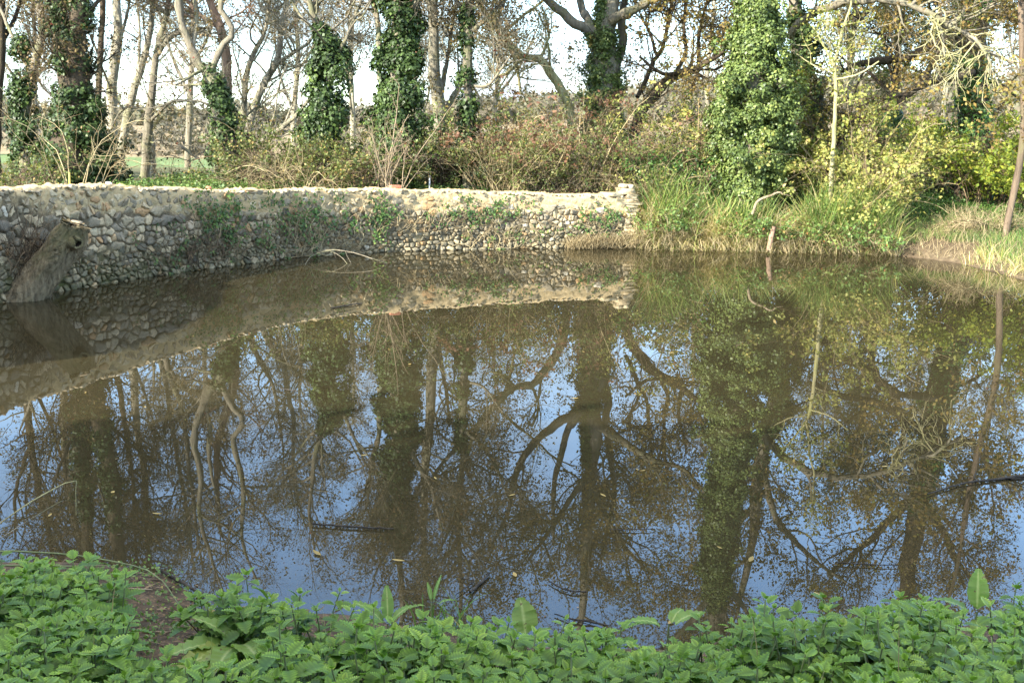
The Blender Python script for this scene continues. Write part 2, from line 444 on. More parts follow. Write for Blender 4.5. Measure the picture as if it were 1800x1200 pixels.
# pond bed shows through murky shallow water
m, nt, b = newmat('pond_water')
out = nt.nodes['Material Output']
fr = nt.nodes.new('ShaderNodeFresnel'); fr.inputs['IOR'].default_value = 1.5
gl = nt.nodes.new('ShaderNodeBsdfGlossy'); gl.inputs['Roughness'].default_value = 0.0
h1 = noise(nt, 1.1, 2, (1, .45, 1)); h2 = noise(nt, 7, 2, (1, .5, 1))
hh = math_(nt, 'ADD', h1, math_(nt, 'MULTIPLY', h2, .02))
bn = nt.nodes.new('ShaderNodeBump'); bn.inputs['Strength'].default_value = .035; bn.inputs['Distance'].default_value = .05
nt.links.new(hh, bn.inputs['Height']); nt.links.new(bn.outputs[0], gl.inputs['Normal']); nt.links.new(bn.outputs[0], fr.inputs['Normal'])
tr = nt.nodes.new('ShaderNodeBsdfTransparent'); tr.inputs[0].default_value = (.50, .44, .30, 1)
df = nt.nodes.new('ShaderNodeBsdfDiffuse')
nt.links.new(ramp(nt, noise(nt, .7, 5), [(.3, (.038, .033, .016)), (.7, (.053, .044, .022))]), df.inputs[0])
m1 = nt.nodes.new('ShaderNodeMixShader'); m1.inputs[0].default_value = .62
nt.links.new(tr.outputs[0], m1.inputs[1]); nt.links.new(df.outputs[0], m1.inputs[2])
m2 = nt.nodes.new('ShaderNodeMixShader'); nt.links.new(fr.outputs[0], m2.inputs[0]); nt.links.new(m1.outputs[0], m2.inputs[1]); nt.links.new(gl.outputs[0], m2.inputs[2])
nt.links.new(m2.outputs[0], out.inputs[0])
M['water'] = m
xs = np.linspace(-11, 9, 21); ys = np.linspace(3.2, 23, 21); X, Y = np.meshgrid(xs, ys)
V = np.stack([X.ravel(), Y.ravel(), np.zeros(X.size)], 1); ii = np.arange(X.size).reshape(X.shape)
tag(mesh('water', V, [np.stack([ii[:-1, :-1], ii[:-1, 1:], ii[1:, 1:], ii[1:, :-1]], -1).reshape(-1, 4)], m), kind='structure')

# ------------------------------------------------------------------ flint wall
WPs, _ = smooth_path(np.c_[np.array(WL), WTOP], np.ones(len(WL)), 260)
ws = np.r_[0, np.cumsum(np.linalg.norm(np.diff(WPs[:, :2], axis=0), axis=1))]
WLEN = ws[-1]
def wpt(s):
    s = np.atleast_1d(s)
    p = np.stack([np.interp(s, ws, WPs[:, i]) for i in range(3)], -1)
    q = np.stack([np.interp(s + .05, ws, WPs[:, i]) - np.interp(s - .05, ws, WPs[:, i]) for i in range(2)], -1); q = unit(q)
    n = np.stack([q[:, 1], -q[:, 0]], -1)
    return p[:, :2], p[:, 2], q, n
S0 = 0
wall = thing('flint_wall', 'long curved rubble flint wall with pale mortar top along the pond', 'wall', (*WPs[130, :2], 0))
WO = np.array([*WPs[130, :2], 0])
stone_mat, nt, b = newmat('flint_stones')
c = ramp(nt, attr(nt, 'rnd'), [(0, (.075, .066, .05)), (.12, (.16, .14, .105)), (.35, (.29, .245, .165)), (.6, (.39, .32, .205)), (.8, (.48, .405, .265)), (.9, (.38, .235, .11)), (.94, (.58, .53, .43)), (1, (.66, .61, .51))])
n1 = noise(nt, 25, 6, rough=.7)
c = mixc(nt, 1.0, c, ramp(nt, n1, [(.3, (.62, .62, .6)), (.7, (1.25, 1.22, 1.15))]), 'MULTIPLY')
c = mixc(nt, mrange(nt, noise(nt, 60, 3), .60, .66, 0, .5), c, (.09, .085, .08))
mo = math_(nt, 'MULTIPLY', attr(nt, 'band'), mrange(nt, noise(nt, 5, 5), .26, .48))
c = mixc(nt, math_(nt, 'MULTIPLY', mo, .85), c, ramp(nt, n1, [(.3, (.026, .027, .011)), (.7, (.09, .088, .03))]))
nt.links.new(c, b.inputs['Base Color']); b.inputs['Roughness'].default_value = .62; b.inputs['Specular IOR Level'].default_value = .4
bump(nt, b, n1, .5, .015)
mort, nt, b = newmat('lime_mortar')
n1 = noise(nt, 16, 7, rough=.7)
lo = ramp(nt, n1, [(.3, (.06, .048, .03)), (.7, (.19, .155, .10))])
hi = ramp(nt, n1, [(.3, (.33, .245, .125)), (.7, (.54, .42, .24))])
bd = math_(nt, 'ADD', attr(nt, 'band'), mrange(nt, noise(nt, 2.5, 4), .3, .7, -.35, .35))
c = mixc(nt, mrange(nt, bd, .35, .65), lo, hi)
c = mixc(nt, math_(nt, 'MULTIPLY', attr(nt, 'rnd'), mrange(nt, noise(nt, 5, 5), .36, .56)), c, (.07, .07, .025))
nt.links.new(c, b.inputs['Base Color']); b.inputs['Roughness'].default_value = .95; b.inputs['Specular IOR Level'].default_value = .15
bump(nt, b, n1, .8, .02)
# mortar core: face, top, back
TH = .46
ns = int(WLEN / .05); sv = np.linspace(0, WLEN, ns)
p, zt, q, n = wpt(sv)
prof = [(-.03, -.6)] + [(0.0, v) for v in np.linspace(0, .93, 26)] + [(-.02, .975), (-.06, 1.0)] + [(-u, 1.0) for u in np.linspace(.1, TH - .06, 6)] + [(-TH, .97), (-TH, .3)]
rows = []
for j, (o, f) in enumerate(prof):
    zz = zt * f if f >= 0 else np.full(ns, f)
    nzz = RNG.normal(size=ns) * .008 + .012 * np.sin(sv * 9 + j * 2.1) + .010 * np.sin(sv * 23 + j * 1.3)
    oo = o + nzz * (1 if j else 0)
    if f >= .97: zz = zz + RNG.normal(size=ns) * .012 + .015 * np.sin(sv * 4.3) + .012 * np.sin(sv * 11 + j)
    rows.append(np.c_[p + n * np.reshape(oo, (-1, 1)), zz])
V = np.stack(rows); k = len(prof); ii = np.arange(k * ns).reshape(k, ns)
Q = np.stack([ii[:-1, :-1], ii[:-1, 1:], ii[1:, 1:], ii[1:, :-1]], -1).reshape(-1, 4)
ub = ss(5, 11, sv)[None, :] * .85 + .12
hb = 1 - ss(.26, .46, (zt[None, :] - V[:, :, 2])) * 1
top_ = .34 * ss(7, 12, sv)[None] * (1 - np.clip(hb, 0, 1)) + np.clip(hb, 0, 1) * np.where((zt[None] - V[:, :, 2]) < .04, 1, ub)
moss = (1 - ss(.15, .65, V[:, :, 2])) * (1 - .65 * ss(8, 14, sv))[None]
capQ = np.r_[ii[:, -1][::-1]][None]
mesh('mortar_core', V.reshape(-1, 3) - WO, [Q, capQ], mort, wall, {'band': top_.ravel(), 'rnd': moss.ravel()}, True)


def ico(sub):
    import bmesh
    bm = bmesh.new(); bmesh.ops.create_icosphere(bm, subdivisions=sub, radius=1)
    V = np.array([v.co[:] for v in bm.verts]); T = np.array([[v.index for v in f.verts] for f in bm.faces]); bm.free()
    return V, T
ICO2 = ico(2); ICO3 = ico(3)


def stones(C, S, ex, ey, ez, g, rnd, band, geo, tmpl=ICO2, rough=.07):
    """C centres (n,3); S half sizes (n,3) on axes ex,ey,ez (n,3)"""
    V0, T0 = tmpl; n = len(C); m = len(V0)
    r = np.full((n, m), 1.22)
    for _ in range(9):
        pd = unit(g.normal(size=(n, 3)) * [1, .8, 1] ); c = g.uniform(.50, .92, n)
        dt = pd @ V0.T
        r = np.minimum(r, np.where(dt > .05, c[:, None] / np.maximum(dt, .05), 9))
    r *= 1 + g.normal(size=(n, m)) * rough * .5
    L = V0[None] * r[:, :, None] * S[:, None, :]
    W = C[:, None] + L[:, :, 0:1] * ex[:, None] + L[:, :, 1:2] * ey[:, None] + L[:, :, 2:3] * ez[:, None]
    T = (T0[None] + (np.arange(n) * m)[:, None, None]).reshape(-1, 3)
    geo.add(W.reshape(-1, 3), None, T, np.repeat(rnd, m), np.repeat(band, m))


g = np.random.default_rng(11)
pu, pv = [], []
z = -.14
while z < 1.56:
    hr = g.choice([.055, .08, .11, .15], p=[.25, .35, .28, .12]) * g.uniform(.9, 1.1); u = .9
    while u < WLEN + .1:
        wd = hr * g.choice([.8, 1.2, 1.7, 2.6], p=[.25, .35, .28, .12]) * g.uniform(.85, 1.15); pu.append(u + wd / 2 + g.normal() * .016); pv.append(z + hr / 2 + .03 * math.sin(u * 2.3 + z * 9) + .02 * math.sin(u * 6.1 + z * 3) + g.normal() * hr * .26); u += wd
    z += hr
KU = .82
pu, pv = np.array(pu) * KU, np.array(pv); o_ = np.argsort(pu); pu, pv = pu[o_], pv[o_]
SVs, OFF, RN, MO, FQ, FT, ZV = [], [], [], [], [], [], []; nv = 0
ztop_at = np.interp(pu / KU, ws, WPs[:, 2])
for i in range(len(pu)):
    below = ztop_at[i] - pv[i]; sp_ = pu[i] / KU
    if below < .03 or sp_ > WLEN - .03: continue
    band_ = below < .34
    if band_ and g.random() < .05 + .24 * float(ss(5, 12, sp_)): continue
    if g.random() < .04: continue
    l0, l1 = np.searchsorted(pu, [pu[i] - .22, pu[i] + .22])
    du, dv = pu[l0:l1] - pu[i], pv[l0:l1] - pv[i]; dd2 = du * du + dv * dv; nb_ = np.argsort(dd2)[1:15]
    poly_ = [(-.18, -.13), (.18, -.13), (.18, .13), (-.18, .13)]
    for j in nb_:
        nx_, ny_, c_ = du[j], dv[j], dd2[j] / 2; out_ = []
        for q0, q1 in zip(poly_, poly_[1:] + poly_[:1]):
            d0_, d1_ = q0[0] * nx_ + q0[1] * ny_ - c_, q1[0] * nx_ + q1[1] * ny_ - c_
            if d0_ <= 0: out_.append(q0)
            if (d0_ < 0) != (d1_ < 0):
                t_ = d0_ / (d0_ - d1_); out_.append((q0[0] + (q1[0] - q0[0]) * t_, q0[1] + (q1[1] - q0[1]) * t_))
        poly_ = out_
        if len(poly_) < 3: break
    if len(poly_) < 3: continue
    pp_ = np.array(poly_) / [KU, 1]
    ring = []
    for q0, q1 in zip(pp_, np.roll(pp_, -1, 0)):
        L_ = np.hypot(*(q1 - q0)); m_ = max(1, int(L_ / .028))
        for t_ in np.arange(m_) / m_: ring.append(q0 + (q1 - q0) * t_)
    ring = np.array(ring); c_ = ring.mean(0); ring = ring - c_; sz_ = np.sqrt((ring**2).sum(1)).mean()
    if sz_ < .012: continue
    ring = ring * (1 + g.normal(size=(len(ring), 1)) * .075)
    sh = max(.55, 1 - g.uniform(.004, .011) / sz_) * (g.uniform(.68, .95) if band_ else g.uniform(.88, 1.0))
    bul = g.uniform(.018, .046) if not band_ else g.uniform(.010, .024)
    base_ = -.006 if not band_ else -.006
    tx_, tz_ = g.normal(size=2) * .26; k = len(ring); lev = []
    for f_, o2 in ((1.0, -.035), (.97, bul * .55), (.86, bul), (.42, bul * 1.06)):
        r_ = ring * sh * f_ + (g.normal(size=(k, 2)) * .0025 if f_ < 1 else 0)
        lev.append(np.c_[r_ + c_, base_ + o2 + (tx_ * r_[:, 0] + tz_ * r_[:, 1]) * (o2 > 0) + g.normal(size=k) * .0035 * (o2 > 0)])
    lev.append(np.array([[*c_, base_ + bul * 1.12]]))
    W = np.vstack(lev); SVs.append(W[:, 0] + sp_); ZV.append(W[:, 1] + pv[i]); OFF.append(W[:, 2])
    ii_ = np.arange(k); jj_ = (ii_ + 1) % k
    for l_ in range(3): FQ.append(np.stack([ii_ + l_ * k, jj_ + l_ * k, jj_ + (l_ + 1) * k, ii_ + (l_ + 1) * k], -1) + nv)
    FT.append(np.stack([ii_ + 3 * k, jj_ + 3 * k, np.full(k, 4 * k)], -1) + nv); nv += len(W)
    rn_ = min(g.beta(2, 2), .86); uu = g.random(); rn_ = g.uniform(.92, .97) if uu < .015 else .9 if uu < .08 else rn_ * .45 if uu < .3 else rn_
    if band_: rn_ = max(rn_, .3)
    RN.append(np.full(len(W), rn_)); MO.append(np.full(len(W), (1 - float(ss(.14, .72, pv[i]))) * (1 - .5 * float(ss(9, 15, sp_))) * g.uniform(.65, 1.15)))
SVs, ZV, OFF = map(np.concatenate, (SVs, ZV, OFF))
p, zt, q, n = wpt(SVs)
OFF = OFF + .05 * (1 - ss(-.05, .22, ZV)) * (.5 + .5 * np.sin(SVs * 7))
V = np.c_[p + n * OFF[:, None], np.minimum(ZV, zt + .01)] - WO
mesh('flint_facing', V, [np.concatenate(FQ), np.concatenate(FT)], stone_mat, wall, {'rnd': np.concatenate(RN), 'band': np.concatenate(MO)}, False)
# coping: knobbly flints bedded along the top
k = int(WLEN / .085); cs = np.linspace(.5, WLEN - .1, k) + g.normal(size=k) * .02
G = Geo()
for off, sz in ((-.03, .055), (-.17, .05), (-.33, .05)):
    kk = g.random(k) < (.85 if off > -.1 else .45)
    p, zt, q, n = wpt(cs[kk]); kn = kk.sum()
    C = np.c_[p + n * (off + g.normal(size=(kn, 1)) * .02), zt - g.uniform(.012, .04, kn)] - WO
    S = np.c_[g.uniform(.022, .06, kn), g.uniform(.03, .06, kn), g.uniform(.016, .036, kn)]
    rn = np.clip(g.beta(2.5, 2.5, kn) * .85, 0, .82); rn = np.where(g.random(kn) < .05, .95, rn)
    stones(C, S, np.c_[q, np.zeros(kn)], np.c_[n, np.zeros(kn)], np.tile([0, 0, 1.], (kn, 1)), g, rn, np.zeros(kn), G)
G.build('coping_stones', stone_mat, wall)
# end pier: squared cap stones on a short raised block
p, zt, q, n = wpt(np.array([WLEN - .15])); p, zt, q, n = p[0], zt[0], q[0], n[0]
ex = np.array([[*q, 0]]); ey = np.array([[*n, 0]]); ez = np.array([[0, 0, 1.]])
def block(cx, cz, sx, sy, sz, rn, geo, off=-.2, pw=.3):
    c = np.array([[*(p + q * cx + n * off), cz]]) - WO
    V0, T0 = ICO3; s = np.sign(V0) * np.abs(V0) ** pw
    s = s / np.abs(s).max(0); ph_ = RNG.uniform(0, 6, 3); s = s * (1 + RNG.normal(size=(len(s), 1)) * .035 + .10 * (np.sin(V0[:, :1] * 4 + ph_[0]) * np.sin(V0[:, 1:2] * 4 + ph_[1]) + .6 * np.sin(V0[:, 2:] * 5 + V0[:, :1] * 3 + ph_[2])))
    W = c + s[:, 0:1] * sx * ex + s[:, 1:2] * sy * ey + s[:, 2:3] * sz * ez
    geo.add(W, None, T0, rn, 0)
pier = Geo()
zz = .0
i = 0
while zz < zt + .0:
    hh_ = RNG.uniform(.028, .055); block(.05 + RNG.normal() * .014, zz + hh_, .15 + RNG.normal() * .03, .225 + RNG.normal() * .012, hh_, RNG.uniform(.35, .84), pier, -.2); zz += hh_ * 2.02
block(-.03, zz + .05, .155, .2, .06, .83, pier); block(-.33, zt + .02, .2, .2, .045, .8, pier)
po = pier.build('end_pier', stone_mat, wall, smooth=True)
cap = Geo(); block(-.11, zz + .155, .075, .13, .05, .66, cap, -.15, .75); block(.04, zz + .15, .08, .15, .048, .8, cap, -.17, .75); block(-.03, zz + .095, .165, .19, .02, .5, cap)
co = cap.build('cap_stone', stone_mat, po, smooth=True)


# ------------------------------------------------------------------ leaning dead trunk against the wall
LB = at(58, 530, 14.000); LB[2] = 0
log = thing('leaning_log', 'thick mossy dead log with cut knots leaning against the left end of the flint wall', 'log', LB)
pp = [at(-4, 566, 13.86), at(40, 522, 13.95), at(72, 486, 14.03), at(98, 450, 14.08), at(118, 419, 14.1), at(132, 396, 14.08)]
NL, NS = 150, 90
P, R = smooth_path(pp, [.30, .255, .225, .215, .215, .16], NL)
V, Q, r = tubes(P, R, NS, .25)
Vn = V.reshape(NL, NS, 3); th = np.arange(NS) / NS * 2 * PI
tt = np.linspace(0, 1, NL)[:, None]
gl_ = np.random.default_rng(4)
rad = 1 + .06 * np.sin(th * 3 + tt * 3) + .045 * np.sin(th * 5 - tt * 8) + .020 * np.sin(th * 17 + tt * 5 + np.sin(tt * 9)) + .016 * np.sin(th * 27 - tt * 7) + .13 * np.exp(-tt * 7) * np.sin(th * 4 + 1) + .04 * np.sin(th * 2 + tt * 20) * ss_f(.55, .8, tt) + .05 * np.sin(th * 3 + tt * 9 + 2) * ss_f(.7, .95, tt) + gl_.normal(size=(NL, NS)) * .008
ridge = np.abs(np.sin(th * 11 + 1.7 * np.sin(tt * 13) + 2.5 * np.sin(th * 2 + tt * 5))) ** .6 + .6 * np.abs(np.sin(th * 23 + 2.1 * np.sin(tt * 31 + th * 3)))
rad = rad + .085 * (ridge - .8) * (.35 + .65 * np.clip(np.sin(th * 3 + tt * 11) + .4, 0, 1))
Vn = P[:, None] + (Vn - P[:, None]) * rad[:, :, None]
brk = .05 * np.sin(th + .6) + .02 * np.sin(th * 5) + gl_.normal(size=(1, NS)) * .009
Vn = Vn + (P[-1] - P[-6])[None, None] / np.linalg.norm(P[-1] - P[-6]) * (brk * ss_f(.82, 1.0, tt))[:, :, None]
G = Geo(); G.add(Vn.reshape(-1, 3), Q, None, .15)
rim = Vn[-1] + gl_.normal(size=(NS, 3)) * .022
G.add(np.r_[rim, P[-1:] + np.array([[-.02, 0, .01]])], None, [[i, (i + 1) % NS, NS] for i in range(NS)], .3)
M['log_bark'] = barkmat('mossy_log_bark', (.07, .053, .03), (.30, .24, .145), (.13, .12, .05), 22)
G.build('stem', M['log_bark'], log, LB, True)
V0, T0 = ICO3
def stub(pts, radii, depth_r, seed):
    """broken branch stub: ragged tube with an open dark hollow"""
    gg = np.random.default_rng(seed); q_, r_ = smooth_path(pts, radii, 9); v_, f_, _ = tubes(q_, r_, 20, .2); v_ = v_ + gg.normal(size=v_.shape) * .011
    G = Geo(); G.add(v_, f_, None, .2); ring = v_[-20:]; c = q_[-1]; d = unit(q_[-1] - q_[-2]); inner = c + (ring - c) * .62 - d * .012 + gg.normal(size=(20, 3)) * .004; deep = c + (ring - c) * .45 - d * .10
    W = np.r_[ring, inner, deep]; ii = np.arange(20); jj = (ii + 1) % 20
    G.add(W[:40], np.stack([ii, jj, jj + 20, ii + 20], -1), None, .1); k = G.build('knot', M['log_bark'], log, LB, True)
    G = Geo(); G.add(np.r_[inner, deep, (c - d * .1)[None]], np.stack([ii, jj, jj + 20, ii + 20], -1), np.stack([ii + 20, jj + 20, np.full(20, 40)], -1), 0); G.build('hollow', M['dark_hole'], k, (0, 0, 0) if False else LB, True)
stub([at(104, 438, 14.08), at(102, 440, 13.93), at(101, 441, 13.85)], [.10, .06, .038], .03, 1)
stub([at(112, 420, 14.12), at(128, 424, 13.99), at(138, 428, 13.92)], [.13, .11, .07], .05, 2)
G = Geo(); s_ = np.sign(V0) * np.abs(V0) ** .6; gg = np.random.default_rng(6); s_ = s_ * (1 + gg.normal(size=s_.shape) * .04)
G.add(at(135, 390, 14.050) + s_ @ np.diag([.07, .05, .012]) @ np.array([[.95, 0, -.22], [0, 1, 0], [.22, 0, .95]]), None, T0, .2)
G.build('split_chip', M['chip'], log, LB, False)

# ------------------------------------------------------------------ small things on and behind the wall
def on_wall(px):
    s = np.linspace(0, WLEN, 400); p, zt, q, n = wpt(s)
    sx = []
    for a, z_ in zip(p, zt):
        d = np.array([a[0], a[1], z_]) - CAM; sx.append(900 + F * (d @ _r) / (d @ _f))
    i = np.argmin(abs(np.array(sx) - px)); return s[i], p[i], zt[i], q[i], n[i]


s_, p, zt, q, n = on_wall(701)
b0 = np.array([*(p - n * .16), zt + .012])
V0, T0 = ICO3; sb = np.sign(V0) * np.abs(V0) ** .16; sb /= np.abs(sb).max(0)
G = Geo(); G.add(np.c_[sb[:, 0:1] * .108 * q[0] + sb[:, 1:2] * .05 * n[0], sb[:, 0:1] * .108 * q[1] + sb[:, 1:2] * .05 * n[1], sb[:, 2] * .033 + .033], None, T0)
o = G.build('loose_brick', M['brick'], None, (0, 0, 0), True); o.location = b0
tag(o, 'single loose red brick lying on top of the flint wall', 'brick')
for px, col, lab, nm in ((375, 'brick', 'small orange stone lying on the wall top left of the ivy patches', 'loose_stone'), (202, 'white_flint', 'small white flint lying on the wall top near the trees with pale stems', 'loose_stone')):
    s_, p, zt, q, n = on_wall(px); G = Geo()
    stones(np.array([[0, 0, .03]]), np.array([[.05, .04, .035]]), np.array([[1., 0, 0]]), np.array([[0, 1., 0]]), np.array([[0, 0, 1.]]), np.random.default_rng(3), [.8], [0], G)
    o = G.build(nm, M[col], None, (0, 0, 0)); o.location = (*(p - n * .1), zt + .005); tag(o, lab, 'stone')


def cane(px, ytop, D, wpx, mat, lab, lean=0):
    x = at(px, 330, D)[0]; z0 = gz(x, D)[0]; zt_ = at(px, ytop, D)[2]; r_ = wpx / 2 / F * D
    P = np.array([[0, 0, -.1], [lean * .3, 0, (zt_ - z0) * .5], [lean, 0, zt_ - z0]])
    G = Geo(); v_, f_, rr = tubes(P, [r_] * 3, 8, 0); G.add(v_, f_, None, 0)
    G.add(np.r_[v_[-8:], P[-1:] + [[0, 0, r_ * .3]]], None, [[i, (i + 1) % 8, 8] for i in range(8)], 0)
    o = G.build('marker_cane', M[mat], None, (0, 0, 0), True); o.location = (x, D, z0); tag(o, lab, 'stake')
cane(122, 304, 15.8, 3.2, 'stake_yellow', 'yellow marker cane standing behind the left part of the wall', .01)
cane(755, 309, 22.6, 3.0, 'stake_white', 'thin white marker cane standing behind the middle of the wall')


# ------------------------------------------------------------------ trees
def ivy_leaves(path, D, leaf=.075, dens=300, crad=(.14, .30), g=RNG, dy=0.0, thin=1.0):
    """path: (px, py, halfwidth_px) from bottom to top -> leaf quads covering a lumpy sleeve"""
    pts = np.array([at(a, b_, D + dy) for a, b_, c in path]); hw = np.array([c for *_, c in path]) / F * D
    d = np.r_[0, np.cumsum(np.linalg.norm(np.diff(pts, axis=0), axis=1))]
    area = (2 * PI * np.interp(np.linspace(0, d[-1], 50), d, hw)).mean() * d[-1]
    rc0 = np.mean(crad)
    m_ = int(area / (PI * rc0**2) * 2.0 * thin) + 4
    t = g.uniform(0, d[-1], m_)
    c = np.stack([np.interp(t, d, pts[:, i]) for i in range(3)], 1); h = np.interp(t, d, hw)
    az = g.uniform(0, 2 * PI, m_); rdir = np.c_[np.cos(az), np.sin(az), np.zeros(m_)]
    h = h * (1 + .28 * np.sin(t * 3.1 + az * 2) * np.sin(t * 5.3 - az)) * np.where(g.random(m_) < .12, g.uniform(1.1, 1.5, m_), 1); rc = np.minimum(g.uniform(*crad, m_), h * .75 + .03)
    c = c + rdir * (np.maximum(h - rc, .02) * g.uniform(.55, 1.15, m_))[:, None]
    nl = np.maximum((4 * PI * rc**2 * dens * .55).astype(int), 4)
    I = np.repeat(np.arange(m_), nl); k = len(I)
    dr = unit(g.normal(size=(k, 3)) + rdir[I] * 1.0 + np.array([0, 0, .35]))
    P = c[I] + dr * (rc[I] * g.uniform(.55, 1.12, k))[:, None]
    P += g.normal(size=(k, 3)) * .02
    Nn = unit(dr + g.normal(size=(k, 3)) * .42 + np.array([0, 0, .25]))
    T = g.normal(size=(k, 3)) * .45 + np.array([0, 0, -1.])
    s = g.uniform(.6, 1.25, k) * leaf
    rnd = np.clip(g.random(k) * .75 + (g.random(m_)[I] - .3) * .35, 0, 1)
    return leaf_quads(P, Nn, T, s, s * .92, .08, rnd, mid=.34, g=g)


def tree(name, label, D, trunk, limbs=(), bark='bark_grey', ivy=None, ivymat='ivy_dark', ivyleaf=.075, n1=24, n2=120, n3=700, L=(2.2, .95, .42),
         leaves=0, leafmat='brown_leaf', leafsize=.085, group=None, seed=0, up=.12, twig=(.03, .012, .0065), t0=.35, cat='tree', dens=300, crad=(.14, .30), limb_grow=True, clump=.09, extra=None, ivythin=1.0):
    """trunk / limbs: list of (px, py, dD, width_px)"""
    g = np.random.default_rng(1000 + seed); n3 = int(n3 * (1.7 if D >= 26 else 1.3)); leaves = int(leaves * (1.9 if D >= 26 else 1.25)); D = D + (1.5 if D < 26 and trunk[0][0] < 1750 else 1.0 if D < 31 else 0)
    base = at(trunk[0][0], trunk[0][1], D + trunk[0][2]); z0 = gz(base[0], base[1])[0]
    O = np.array([base[0], base[1], z0])
    root = thing(name, label, cat, O, group)
    G = Geo(); NP = 26
    allP, allR = [], []
    for i, pth in enumerate([trunk] + list(limbs)):
        P = [at(a, b_, D + c) for a, b_, c, _ in pth]; R = [wd / 2 / F * D for *_, wd in pth]
        if i == 0:
            P = [np.array([P[0][0], P[0][1], z0 - .15])] + ([np.array([P[0][0], P[0][1], z0 + .25])] if P[0][2] > z0 + .5 else []) + P
            R = [R[0] * 1.5] + ([R[0] * 1.12] if len(P) > len(R) + 1 else []) + R
        P, R = smooth_path(P, R, NP)
        wob = g.normal(size=(NP, 3)); wob = (wob + np.roll(wob, 1, 0) + np.roll(wob, -1, 0)) / 3
        P = P + wob * (R[:, None] * .28)
        kn_ = g.normal(size=NP); R = R * (1 + .06 * kn_ + .09 * np.maximum(kn_ - 1.1, 0))
        v_, f_, rr = tubes(P, R, 12 if R.max() > .1 else 7, g.random())
        G.add(v_, f_, None, rr)
        allP.append(P); allR.append(R)
    G.build('trunk', M[bark], root, O, True)
    Ps, Rs = np.array(allP), np.array(allR)
    if n1:
        B = Geo()
        P1, R1 = grow(Ps, Rs, n1, L[0], (35, 75), 8, .22, up, .55, .25, (t0, 1), twig[0], .35, g)
        P1b, R1b = np.concatenate([P1]), R1
        P2, R2 = grow(P1b, R1b, n2, L[1], (30, 70), 6, .26, up * .6, .6, .3, (.15, 1), twig[1], .3, g)
        P3, R3 = grow(P2, R2, n3, L[2], (25, 65), 4, .28, up * .3, .7, .5, (.1, 1), twig[2], .2, g)
        for (P_, R_), s in (((P1, R1), 5), ((P2, R2), 4), ((P3, R3), 3)):
            v_, f_, rr = tubes(P_, R_, s, g.random(len(P_))); B.add(v_, f_, None, rr)
        B.build('branches', M[bark], root, O, False)
        if leaves:
            nc = max(leaves // 10, 1)
            c_, T_ = along(P3, nc, g, (.2, 1)); I = g.integers(0, nc, leaves)
            P_ = c_[I] + g.normal(size=(leaves, 3)) * clump
            v_, f_, rr = rand_leaves(P_, leafsize, leafsize * .62, .3, .3, np.clip(g.random(nc)[I] * .5 + g.random(leaves) * .55, 0, 1), g)
            K = Geo(); K.add(v_, f_, None, rr); K.build('crown', M[leafmat], root, O)
    if ivy:
        K = Geo()
        for iv in (ivy if isinstance(ivy[0], list) else [ivy]):
            v_, f_, rr = ivy_leaves(iv, D, ivyleaf, dens, crad, g, 0, ivythin); K.add(v_, f_, None, rr)
        K.build('ivy', M[ivymat], root, O)
    if extra: extra(root, O, g)
    return root


# --- left group
tree('ivy_tree', 'dark ivy clad trunk with a bare upper stem at the far left edge', 24, [(44, 300, 0, 20), (44, 180, 0, 18), (61, 113, 0, 15), (76, 51, 0, 13), (68, 0, .2, 12), (60, -150, .4, 10), (75, -300, .5, 8), (66, -430, .5, 4)],
     [[(55, 130, 0, 8), (20, 60, .3, 6), (-15, -20, .6, 4)], [(70, 30, 0, 7), (110, -60, -.4, 5), (130, -160, -.6, 3)]], 'bark_grey',
     [(42, 330, 30), (42, 283, 24), (40, 180, 26), (37, 100, 22), (36, 66, 12)], seed=1, n1=60, n2=380, n3=2400, leaves=5000, leafsize=.075)
tree('ivy_tree', 'broad brown twin stemmed trunk with dark ivy heaped round its foot', 22.5, [(130, 310, 0, 64), (128, 200, 0, 54), (127, 110, 0, 52), (124, 70, 0, 50)],
     [[(122, 90, 0, 34), (108, 40, 0, 30), (98, -20, 0, 28), (92, -180, .2, 23), (84, -340, .3, 17), (70, -470, .3, 8)], [(130, 90, 0, 32), (140, 30, 0, 28), (142, -30, 0, 27), (148, -200, 0, 22), (156, -360, 0, 16), (165, -480, 0, 8)],
      [(146, 40, 0, 8), (190, -20, .5, 6), (235, -60, .8, 4)], [(100, 20, 0, 8), (60, -40, -.5, 6), (30, -110, -.8, 4)]], 'bark_dark',
     [[(140, 340, 76), (140, 290, 72), (140, 235, 62), (138, 190, 44), (130, 150, 36)], [(175, 325, 46), (178, 280, 38)], [(130, 150, 33), (125, 60, 34)], [(108, 60, 24), (98, -20, 20), (90, -180, 14)], [(138, 50, 24), (142, -30, 20), (150, -200, 14)]], seed=2, n1=90, n2=640, n3=4200, leaves=7000, leafmat='brown_leaf', leafsize=.07, twig=(.03, .012, .007))
tree('slim_tree', 'dark twiggy tree half cut off by the left edge of the view', 25, [(-6, 300, 0, 16), (-4, 180, 0, 15), (4, 60, 0, 14), (-2, -80, 0, 12), (10, -260, 0, 9), (4, -440, 0, 4)], [[(2, 80, 0, 8), (40, -10, .4, 6), (60, -130, .6, 4)], [(0, -60, 0, 8), (-40, -160, .4, 6), (-60, -280, .6, 4)], [(6, -200, 0, 7), (50, -300, -.4, 5), (70, -380, -.5, 3)]], 'bark_dark', seed=61, n1=80, n2=520, n3=3600, leaves=6500, leafsize=.07)
tree('slim_tree', 'thin dark stem standing just right of the broad brown trunk', 27, [(172, 300, 0, 11), (174, 190, 0, 11), (178, 90, 0, 10), (181, 0, 0, 9), (186, -160, .3, 7), (180, -300, .3, 5), (190, -420, .3, 3)], (), 'bark_brown', seed=3, n1=44, n2=260, n3=1500, leaves=3200, leafsize=.07)
